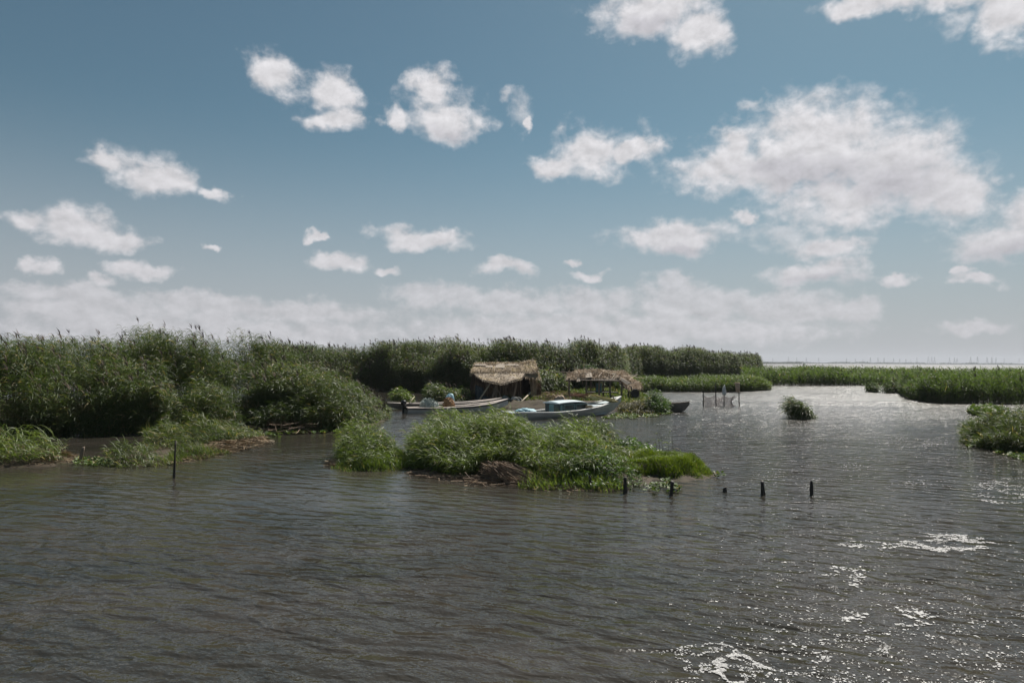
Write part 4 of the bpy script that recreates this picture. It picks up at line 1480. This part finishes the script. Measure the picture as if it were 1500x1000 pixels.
# roof
rA, rB = hl(696, 534, 1.6), hl(782, 533, 1.6)
rC, rD = hl(788, 546.5, -.25), hl(689, 546, -.25)
back1, back0 = Vector((rB.x + .05, 3.3, 2.0)), Vector((rA.x - .1, 3.3, 2.0))
mb = MB()
slab(mb, rA, rB, rC, rD, .09)
slab(mb, rA + Vector((0, .002, -.02)), rB + Vector((0, .002, -.02)), back1, back0, .09)
roof = mb.build('roof', M['mat_pale'], hut)
pts = thatch_patch(rA, rB, rC, rD, 9000, 1301, .6, .014, .09, -.25, .28) + thatch_patch(rA, rB, back1, back0, 2500, 1302, .8, .016, .09)
# ridge roll and shaggy right corner
pts += thatch_patch(rA + Vector((-.1, -.1, .04)), rB + Vector((.1, -.1, .04)), rB + Vector((.1, -.45, -.12)), rA + Vector((-.1, -.45, -.12)), 1400, 1303, .5, .014, .06, 0)
pts += thatch_patch(rB.lerp(rA, .22), rB + Vector((.1, 0, .05)), rC + Vector((.12, -.1, -.35)), rC.lerp(rD, .2) + Vector((0, -.1, -.2)), 2600, 1304, .7, .014, .14, .1, .3)
np_mesh('thatch', pts, [M['thatch']], roof)
# loose pale mats lying on the roof
def on_roof(u, v, dz=.1):
    p = rA.lerp(rB, u).lerp(rD.lerp(rC, u), v)
    return p + Vector((0, -.03, dz))


for (u0, v0, u1, v1) in ((.03, .04, .19, .34), (.38, .02, .50, .62), (.22, .3, .31, .55), (.53, .12, .72, .36)):
    mb = MB()
    slab(mb, on_roof(u0, v0, .12), on_roof(u1, v0 + .03, .12), on_roof(u1 + .01, v1, .12), on_roof(u0 - .03, v1 - .05, .12), .02)
    mb.build('roof_mat', M['mat_pale'], roof)

# ragged straw hanging from the eaves and sides
r_ = RS(1330)
n = 1500
u_ = r_.rand(n, 1)
lf = np.array(rD)[None] * (1 - u_) + np.array(rC)[None] * u_
lf[:500] = np.array(rB) * (1 - u_[:500]) + np.array(rC) * u_[:500]
lf[500:900] = np.array(rA) * (1 - u_[500:900]) + np.array(rD) * u_[500:900]
ln_ = (.06 + .38 * vnoise(lf[:, 0], lf[:, 1] * 1.3, .25, 77) ** 2 * r_.rand(n))[:, None]
ln_[:500] *= 2.2
hd = unit(np.stack([r_.randn(n) * .25, -.25 + r_.randn(n) * .2, -1 + 0 * u_[:, 0]], -1))
np_mesh('eave_fringe', straws(lf - hd * .1, lf + hd * ln_, .016, 1331, jit=.02), [M['thatch']], roof)

# walls
wl, wr = hl(690, 560).x, hl(783, 560).x
mb = MB()
dl, dr = hl(765, 560).x, hl(778, 560).x
H1 = 1.78
mb.box(((wl + dl) / 2, .06, H1 / 2), (dl - wl, .08, H1))
mb.box(((dr + wr) / 2, .06, H1 / 2), (wr - dr, .08, H1))
mb.box(((dl + dr) / 2, .06, H1 - .09), (dr - dl, .08, .18))
mb.box((wl + .04, 1.65, H1 / 2), (.08, 3.08, H1))
mb.box((wr - .04, 1.65, H1 / 2), (.08, 3.08, H1))
mb.box(((wl + wr) / 2, 3.23, H1 / 2), (wr - wl - .18, .08, H1))
wall = mb.build('wall', M['mat_wall'], hut)
r_ = RS(71)
n = 420
xx = wl + r_.rand(n) * (dl - wl)
p0 = np.stack([xx, -.02 - .05 * r_.rand(n), r_.rand(n) * .6], -1)
p1 = p0 + np.stack([r_.randn(n) * .08, r_.randn(n) * .02, .7 + r_.rand(n) * .6], -1)
np_mesh('wall_reeds', straws(p0, p1, .03, 72), [M['dry_brown']], wall)
# pale frayed door post bundles
r_ = RS(81)
n = 420
xx = hl(782, 560).x + r_.randn(n) * .08
p0 = np.stack([xx + .02 * r_.randn(n), -.2 + .08 * r_.randn(n), .0 + 1.2 * r_.rand(n)], -1)
p1 = p0 + np.stack([r_.randn(n) * .05, r_.randn(n) * .03, .5 + .4 * r_.rand(n)], -1)
p1[:, 2] = np.minimum(p1[:, 2], 1.85)
np_mesh('corner_bundle', straws(p0, p1, .028, 82), [M['thatch']], hut)
mb = MB()
mb.tube([(hl(762, 560).x, -.04, 0), (hl(762, 560).x, -.04, 1.75)], .05, 8)
mb.build('door_post', M['wood'], hut)
# dark stuff leaning at the right corner
r_ = RS(91)
n = 260
p0 = np.stack([wr + .1 + r_.rand(n) * .35, .1 * r_.randn(n) - .1, r_.rand(n) * .9], -1)
p1 = p0 + np.stack([-.12 + r_.randn(n) * .15, r_.randn(n) * .05, .3 + .3 * r_.rand(n)], -1)
np_mesh('corner_brush', straws(p0, p1, .035, 92), [M['dry_brown']], hut)

# awning
aA, aB = hl(696, 548, -.3), hl(768, 547, -.3)
aC, aM, aD = hl(763, 554.5, -1.9), hl(735, 562, -2.3), hl(705, 556, -1.9)
aT = aA.lerp(aB, .5)
mb = MB()
slab(mb, aA, aT, aM, aD, .05)
slab(mb, aT, aB, aC, aM, .05)
aw = mb.build('awning', M['mat_pale'], hut)
np_mesh('thatch', thatch_patch(aA, aT, aM, aD, 2600, 1311, .5, .013, .06, .12, .4) + thatch_patch(aT, aB, aC, aM, 2600, 1312, .5, .013, .06, .12, .4), [M['thatch_pale']], aw)
mb = MB()
mb.tube([aD + Vector((-.1, -.03, .03)), aM + Vector((0, -.04, .0)), aC + Vector((.15, -.03, .06))], .035, 7)
mb.build('awning_rail', M['wood'], aw)

# props carrying the awning
for (x0p, y0p, x1p, y1p, d0, d1) in ((725, 588, 727, 558, -1.55, -1.5), (749, 587, 757, 557, -1.5, -1.4), (718, 588, 727, 563, -1.5, -1.45), (735, 588, 727, 568, -1.3, -1.4)):
    a, b = hl(x0p, y0p, d0), hl(x1p, y1p, d1)
    a.z = 0.0
    mb = MB()
    mb.tube([a, a.lerp(b, .5) + Vector((.05, 0, 0)), b], [.085, .075, .065], 7)
    mb.build('awning_prop', M['wood'], hut)

pole('pole', at(700, 589, 43.6), at(721, 557, 44.3), .055, .04, 'wood_pale', 'long pale pole leaning against the hut awning from the boats', 'pole')
pole('pole', at(759, 593, 43.0), at(777, 575, 45.2), .06, .05, 'wood_pale', 'pale slanting pole propped before the black doorway', 'pole')
mb = MB()
for k, (dx, rr, tl) in enumerate(((0, .24, 30), (.1, .22, 45), (.25, .2, 60), (.05, .18, 55))):
    pts = []
    for i in range(25):
        a = 2 * math.pi * i / 24
        v = Euler((R(tl), R(8 * k), 0)).to_matrix() @ Vector((rr * math.cos(a) * 1.25, rr * math.sin(a), 0))
        pts.append(v + Vector((dx, .04 * k, .17 + .03 * k)))
    mb.tube(pts, .022, 6, caps=False)
o = mb.build('hose_coil', M['cloth_white'], smooth=True)
o.location = at(753, 591, 43.8)
tag(o, 'coil of pale hose rings heaped before the hut', 'hose')
o = blob('sack', at(773, 589, 44.6), (.2, .2, .3), 21, 'cloth_tan')
tag(o, 'small tan sack sitting at the foot of the black doorway', 'sack')
o = blob('sack', at(712, 588, 45.3), (.45, .3, .3), 22, 'dark_panel', .3)
tag(o, 'dark grey sack slumped under the left of the hut awning', 'sack')
o = blob('sack', at(741, 588, 45.2), (.3, .3, .32), 23, 'net_white', .25)
tag(o, 'grey bundle under the middle of the hut awning', 'sack')
mb = MB()
r_ = random.Random(4)
n = 9
grid = [[Vector((i * .07, .04 * math.sin(i * 1.7 + j) + .02 * j, j * .14 - .01 * i * j * .3)) for i in range(n)] for j in range(9)]
mb.loft(grid)
o = mb.build('hanging_sheet', M['dark_panel'], smooth=True)
sm = o.modifiers.new('thick', 'SOLIDIFY')
sm.thickness = .012
o.location = at(696, 588, 45.7)
tag(o, 'grey-green plastic sheet hung on the left front wall of the hut', 'sheet')

# ------------------------------------------------------------------ open shed
SY = 45.5
sb0 = at(885, 580, SY)
shed = empty('open_shed', (sb0.x, SY, .1))
tag(shed, 'open-sided shed with a collapsing brown thatch roof sloping down to the right', 'shed')


def sl(px, py, dy=0.0):
    p = at(px, py, SY + dy)
    return Vector((p.x - sb0.x, dy, p.z - .1))


t0_, t1_, t2_, t3_ = sl(832, 548, 1.5), sl(846, 543.5, 1.5), sl(912, 546, 1.6), sl(926, 556, 1.4)
b0_, b1_, b2_, b3_ = sl(829, 557, 0), sl(846, 556.5, 0), sl(905, 557.5, 0), sl(918, 569, -.1)
t4_, b4_ = sl(937, 564, .8), sl(938, 569, -.3)
mb = MB()
slab(mb, t0_, t1_, b1_, b0_, .07)
slab(mb, t1_, t2_, b2_, b1_, .07)
slab(mb, t2_, t3_, b3_, b2_, .07)
slab(mb, t3_, t4_, b4_, b3_, .07)
sroof = mb.build('roof', M['mat_wall'], shed)
np_mesh('thatch', thatch_patch(t0_, t1_, b1_, b0_, 1100, 1321, .5, .015, .12, -.1, .5) + thatch_patch(t1_, t2_, b2_, b1_, 6000, 1322, .45, .015, .16, -.3, .7)
        + thatch_patch(t2_, t3_, b3_, b2_, 2000, 1323, .5, .015, .14, -.2, .6) + thatch_patch(t3_, t4_, b4_, b3_, 1700, 1324, .6, .015, .1, .05, .6), [M['thatch_brown']], sroof)
for q4 in ((sl(843, 543, 1.2), sl(848, 543.5, 1.2), sl(850, 558, -.2), sl(845, 559, -.2)), (sl(893, 546, .9), sl(899, 546, .9), sl(925, 561, -.25), sl(918, 563, -.25)),
           (sl(856, 545, 1.0), sl(866, 545, 1.0), sl(868, 552, .2), sl(858, 553, .2))):
    mb = MB()
    slab(mb, *q4, .02)
    mb.build('roof_mat', M['mat_pale'], sroof)
r_ = RS(1340)
n = 60
a_ = np.array([np.array(sl(832 + 100 * v, 547 + 14 * max(0, v - .55), .9)) for v in r_.rand(n)])
d_ = unit(np.stack([r_.randn(n), r_.randn(n) * .7, .12 + .22 * r_.randn(n)], -1)) * (.35 + .5 * r_.rand(n, 1))
np_mesh('loose_stick', straws(a_ - d_, a_ + d_ + np.array([0, 0, .1]), .035, 1341, jit=.02), [M['thatch_pale']], sroof)
mb = MB()
mb.tube([sl(806, 545, 1.3), sl(850, 545.5, 1.3)], .035, 7)
mb.build('roof_pole', M['wood'], sroof)
for px, py, dy, w in ((834, 552, .1, .05), (859, 556, .05, .04), (866, 556, 1.2, .04), (878, 557, .05, .05), (894, 557, .05, .045), (884, 556, 1.3, .04), (911, 563, -.05, .05), (921, 567, -.1, .055), (936, 568, -.1, .04)):
    a = sl(px, py, dy)
    mb = MB()
    w *= 1.5
    mb.tube([(a.x + .03, dy, 0), (a.x - .02, dy, a.z * .5), (a.x, dy, a.z - .06)], [w, w * .9, w * .8], 7)
    mb.build('post', M['wood'], shed)
for py in (566, 572):
    a, b = sl(858, py, .6), sl(895, py + .5, .6)
    mb = MB()
    mb.tube([a, b], .04, 6)
    mb.build('rail', M['wood'], shed)
mb = MB()
a, b = sl(860, 574, .9), sl(905, 575, .9)
mb.box((a + b) / 2, ((b - a).x, .7, .06))
mb.build('bench', M['wood_dark'], shed)
o = blob('drum', at(875, 572, 46.0), (.24, .24, .42), 31, 'blue_cloth', .05)
mb = MB()
rings = []
for z, rr in ((0, .2), (.02, .22), (.16, .215), (.18, .225), (.2, .215), (.36, .215), (.38, .225), (.4, .215), (.56, .22), (.58, .2)):
    rings.append([(math.cos(k * math.pi / 8) * rr, math.sin(k * math.pi / 8) * rr, z) for k in range(16)])
mb.loft(rings, close=True, caps=True)
bpy.data.objects.remove(o)
o = mb.build('drum', M['teal'], smooth=False)
o.location = at(877, 574, 46.2)
tag(o, 'dull blue drum standing on the bench in the open shed', 'drum')
# machine in the right of the shed
en = empty('old_engine', at(929, 583, 45.0))
tag(en, 'dark rusty engine standing beneath the low right end of the shed roof', 'engine')
mb = MB()
mb.box((0, 0, .28), (.5, .35, .36))
mb.box((.05, 0, .53), (.28, .26, .16))
mb.build('block', M['wood_dark'], en, bevel=.02)
mb = MB()
pts = [[(math.cos(k * math.pi / 9) * rr, y, .3 + math.sin(k * math.pi / 9) * rr) for k in range(18)] for rr, y in ((.05, -.2), (.26, -.2), (.28, -.22), (.28, -.28), (.24, -.28), (.05, -.26))]
mb.loft(pts, close=True, caps=True)
mb.build('flywheel', M['black'], en)
mb = MB()
mb.tube([(-.15, 0, .45), (-.2, 0, .75), (-.32, 0, .8)], .035, 8)
mb.build('exhaust', M['wood_dark'], en)
mb = MB()
mb.box((0, .1, .05), (.7, .08, .1))
mb.box((0, -.1, .05), (.7, .08, .1))
mb.build('skid', M['wood'], en)

# bundles on the bank
r_ = RS(120)


def bundle(name, a, b, n, rad, w, mat, label, seed, fan=1.5):
    r = RS(seed)
    a, b = np.array(a), np.array(b)
    o1 = r.randn(n, 3) * rad * np.array([1, 1, .6])
    o1[:, 2] = np.abs(o1[:, 2])
    o2 = r.randn(n, 3) * rad * fan * np.array([1, 1, .6])
    o2[:, 2] = np.abs(o2[:, 2])
    k0, k1 = r.rand(n, 1) * .15, 1 - r.rand(n, 1) * .15
    p0, p1 = a + o1, b + o2
    pa, pb = p0 + (p1 - p0) * k0, p0 + (p1 - p0) * k1
    pts = straws(pa - a, pb - a, w, seed + 1, jit=.02)
    pts += straws(pa - a + .01, pb - a + .01, w, seed + 2, jit=.02)
    ob = np_mesh(name, pts, [M[mat]])
    ob.location = a
    return tag(ob, label, 'bundle')


bundle('stick_bundle', at(838, 580, 37.6), at(874, 584, 37.2), 200, .12, .02, 'red_stick', 'red-brown bundle of sticks lying behind the blue cabin roof', 131)
bundle('cane_bundle', at(864, 582, 36.9), at(903, 589.5, 36.3), 240, .13, .02, 'cane', 'yellow bundle of canes lying behind the raised bow', 141, .8)
o = blob('sack', at(820, 586, 42.5), (.34, .3, .28), 41, 'cloth_tan', .3)
tag(o, 'pale tan sack on the straw between the hut and the open shed', 'sack')

# ------------------------------------------------------------------ net fence
nf = empty('net_fence', G(1056, 595))
tag(nf, 'drooping brown fishing net strung between thin posts in open water', 'net fence')
NP = G(1056, 595)


def nl(px, py, dy=0.0):
    p = at(px, py, NP.y + dy)
    return Vector((p.x - NP.x, dy, p.z))


posts = [(1030, 573.5, 594, .035), (1048.5, 560, 595, .035), (1060.5, 572, 594, .03), (1082.5, 573, 595, .035)]
for px, pt, pb, w in posts:
    a = nl(px, pt)
    mb = MB()
    mb.tube([(a.x + .02, 0, -.6), (a.x, 0, a.z * .5), (a.x, 0, a.z)], [w, w, w * .8], 7)
    mb.build('post', M['wood_dark'], nf)
mb = MB()
mb.tube([nl(1028, 574.5), nl(1056, 574), nl(1085, 575)], .025, 6)
mb.build('rail', M['wood_dark'], nf)
r_ = random.Random(3)
mb = MB()
A, B = nl(1031, 577), nl(1079, 578)
nu, nv = 52, 20


def netp(i, j):
    u, v = i / nu, j / nv
    x = A.x + (B.x - A.x) * u
    # scalloped top, gathered right end
    top = A.z - .06 - .16 * abs(math.sin(u * math.pi * 3.2)) ** .8
    bot = -.02
    if u > .8:
        k = (u - .8) / .2
        mid = .5
        top = top * (1 - k * .0)
        x -= .32 * math.sin(math.pi * v) * k
    return Vector((x + .015 * math.sin(j * 1.9 + i), .1 * math.sin(u * 11 + v * 3), top + (bot - top) * v))


for i in range(nu + 1):
    mb.tube([netp(i, j) for j in range(0, nv + 1, 2)], 0.007, 3, caps=False)
for j in range(nv + 1):
    mb.tube([netp(i, j) for i in range(0, nu + 1, 2)], 0.007, 3, caps=False)
mb.build('net', M['net_thread'], nf)
o = blob('rag', (0, 0, 0), (.11, .1, .5), 61, 'cloth_white', .25)
o.location = nl(1060.5, 575) + Vector((NP.x, NP.y - .03, 0))
tag(o, 'dirty white rag tied upright on a post of the net fence', 'rag')
mb = MB()
rings = []
for z, rr in ((0, .06), (.05, .12), (.4, .15), (.5, .14), (.56, .17), (.6, .16)):
    rings.append([(math.cos(k * math.pi / 7) * rr + z * -.08, math.sin(k * math.pi / 7) * rr, z) for k in range(14)])
mb.loft(rings, close=True, caps=True)
o = mb.build('plastic_jug', M['cloth_tan'], smooth=True)
o.location = nl(1081, 574) + Vector((NP.x, NP.y, 0))
tag(o, 'tan plastic jug upturned on the right end of the net fence', 'jug')
r_ = None

# ------------------------------------------------------------------ far shore
def far_belt(name, label, px0, px1, Y, hpx, n, seed):
    r = RS(seed)
    q = px0 + (px1 - px0) * r.rand(n)
    x = np.array([at(v, 530, Y).x for v in (px0, px1)])
    xx = x[0] + (x[1] - x[0]) * (q - px0) / (px1 - px0)
    yy = Y + r.rand(n) * 60
    prof = hpx * Y / 1000 * (.35 + .9 * vnoise(xx, yy * 0, 45, seed) ** 1.5)
    z = prof * r.rand(n) ** .7
    c = np.stack([xx, yy, z], -1)
    d = unit(r.randn(n, 3) * np.array([1, 1, .5]))
    l = Y / 1000 * 1.6
    return tag(np_mesh(name, straws(c - d * l / 2, c + d * l / 2, l * .8, seed + 1), [M['far_tree']]), label, 'trees', None, 'stuff')


far_belt('treeline', 'dark wooded headland on the near part of the far shore', 1060, 1178, 1900, 2.6, 5000, 1401)
far_belt('treeline', 'hazy blue line of far trees along the horizon', 1120, 1700, 3300, 2.4, 12000, 1411)
mb = MB()
s0, s1 = at(1040, 532, 1895), at(1176, 532, 1895)
mb.box(((s0.x + s1.x) / 2, 1930, .3), (s1.x - s0.x, 70, .8), taper=.97)
tag(mb.build('far_headland', M['mud']), kind='structure')
mb = MB()
s0, s1 = at(900, 532, 3290), at(1900, 532, 3290)
mb.box(((s0.x + s1.x) / 2, 3450, .5), (s1.x - s0.x, 320, 1.6), taper=.98)
tag(mb.build('far_shore', M['mud']), kind='structure')

mb = MB()
hp = 30.0


def leg_at(z, sx, sy):
    w = 3.2 * (1 - z / hp) ** 1.3 + .55
    return Vector((sx * w, sy * w, z))


for sx in (-1, 1):
    for sy in (-1, 1):
        mb.tube([leg_at(z, sx, sy) for z in (0, 10, 20, 30)], .3, 4)
for z0, z1 in ((0, 7), (7, 13), (13, 18), (18, 22), (22, 26), (26, 30)):
    for s in (-1, 1):
        mb.tube([leg_at(z0, -1, s), leg_at(z1, 1, s)], .16, 3)
        mb.tube([leg_at(z0, 1, s), leg_at(z1, -1, s)], .16, 3)
pylon = MB()
pylon.v, pylon.f = mb.v, mb.f
for z, w in ((20, 5.0), (24, 4.2), (28, 3.2)):
    pylon.tube([(-w, 0, z), (0, 0, z + .8), (w, 0, z)], .25, 4)
pyl = pylon.build('power_pylon', M['steel'])
pyl_px = [1132, 1155, 1167, 1181, 1199, 1240, 1253, 1264, 1275, 1286, 1295, 1309, 1318, 1327, 1334, 1343, 1360, 1365, 1369, 1391, 1398, 1402, 1422, 1432, 1446, 1453, 1459, 1471, 1493]
for k, px in enumerate(pyl_px):
    o = pyl if k == 0 else pyl.copy()
    if k:
        COL.objects.link(o)
    Yk = 3420 + 40 * ((k * 7) % 5)
    p = at(px, 530, Yk)
    o.location = (p.x, Yk, 1.2)
    o.rotation_euler = (0, 0, R(20 + (k * 37) % 40))
    sc = .8 + .35 * ((k * 13) % 7) / 7 + (.25 if px > 1355 else 0)
    o.scale = (sc, sc, sc)
    tag(o, 'thin lattice power pylon standing in haze on the far shore', 'pylon', 'power pylons along the far shore')

# ------------------------------------------------------------------ foam and painted sun glints
def foam_and_glint_flakes():
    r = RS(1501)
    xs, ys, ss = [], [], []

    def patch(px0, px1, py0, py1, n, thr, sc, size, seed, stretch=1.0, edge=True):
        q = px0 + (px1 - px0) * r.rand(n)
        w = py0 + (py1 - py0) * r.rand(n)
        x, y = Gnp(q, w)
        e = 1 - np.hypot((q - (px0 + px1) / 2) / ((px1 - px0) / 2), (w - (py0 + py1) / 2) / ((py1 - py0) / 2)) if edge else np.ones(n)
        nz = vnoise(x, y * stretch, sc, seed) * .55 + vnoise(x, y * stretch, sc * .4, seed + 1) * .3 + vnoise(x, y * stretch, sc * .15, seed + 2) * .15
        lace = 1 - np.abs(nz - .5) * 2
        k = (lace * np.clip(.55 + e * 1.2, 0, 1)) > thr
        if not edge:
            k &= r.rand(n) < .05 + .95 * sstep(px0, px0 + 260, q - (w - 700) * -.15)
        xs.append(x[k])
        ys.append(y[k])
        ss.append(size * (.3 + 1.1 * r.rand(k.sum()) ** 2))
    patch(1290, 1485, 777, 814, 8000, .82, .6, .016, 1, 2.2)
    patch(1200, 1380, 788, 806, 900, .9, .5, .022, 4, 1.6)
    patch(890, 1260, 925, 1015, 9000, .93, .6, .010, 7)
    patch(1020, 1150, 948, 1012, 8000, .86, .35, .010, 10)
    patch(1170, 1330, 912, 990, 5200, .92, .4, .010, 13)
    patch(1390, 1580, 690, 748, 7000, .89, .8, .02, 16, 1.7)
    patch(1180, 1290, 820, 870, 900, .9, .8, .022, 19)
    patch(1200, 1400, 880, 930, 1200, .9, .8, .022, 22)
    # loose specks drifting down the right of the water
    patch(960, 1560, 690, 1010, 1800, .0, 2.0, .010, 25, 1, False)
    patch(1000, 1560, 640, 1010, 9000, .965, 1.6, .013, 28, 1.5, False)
    patch(930, 1480, 565, 720, 16000, .95, 2.2, .018, 31, 2.5, False)  # white flecks added in place of sun glints on the lagoon
    patch(1195, 1260, 618, 632, 700, .8, 1.5, .03, 34, 3)  # glitter streak on the water, painted as white flakes
    patch(1255, 1420, 634, 660, 1500, .88, 1.5, .03, 37, 3)  # longer streak of sun glitter, also put in as white flakes
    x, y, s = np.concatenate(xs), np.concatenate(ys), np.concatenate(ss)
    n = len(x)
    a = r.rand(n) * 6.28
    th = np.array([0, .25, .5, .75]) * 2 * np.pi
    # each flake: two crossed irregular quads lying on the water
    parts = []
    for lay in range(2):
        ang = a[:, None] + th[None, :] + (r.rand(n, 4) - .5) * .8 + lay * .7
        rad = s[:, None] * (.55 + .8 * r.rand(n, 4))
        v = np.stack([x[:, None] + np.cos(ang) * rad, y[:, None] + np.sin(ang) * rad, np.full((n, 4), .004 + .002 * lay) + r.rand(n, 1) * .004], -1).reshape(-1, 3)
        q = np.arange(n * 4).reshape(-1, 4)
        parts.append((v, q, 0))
    return tag(np_mesh('foam_and_glint', parts, [M['foam_and_glint']]), 'white lacy foam and loose specks, with white flecks as painted sun glints, on the right of the water', 'foam_and_glint', None, 'stuff')


foam_and_glint_flakes()
#@@HAZE
# ------------------------------------------------------------------ air
m, nt, out = new_mat('haze_air')
pv = nd(nt, 'ShaderNodeVolumePrincipled')
pv.inputs['Color'].default_value = (0.78, 0.82, 0.9, 1)
pv.inputs['Density'].default_value = 0.00015
pv.inputs['Anisotropy'].default_value = 0.2
nt.links.new(pv.outputs[0], out.inputs['Volume'])
mb = MB()
mb.box((0, 0, 24), (8400, 8400, 50))
tag(mb.build('haze', m), kind='stuff')

# ------------------------------------------------------------------ render
scene.view_settings.view_transform = 'Standard'
scene.view_settings.look = 'None'
scene.view_settings.exposure = 0.45
scene.view_settings.gamma = 1.0
scene.cycles.use_denoising = True
scene.cycles.max_bounces = 8
scene.cycles.volume_bounces = 0
scene.cycles.sample_clamp_indirect = 4.0
scene.cycles.sample_clamp_direct = 6.0
scene.render.film_transparent = False
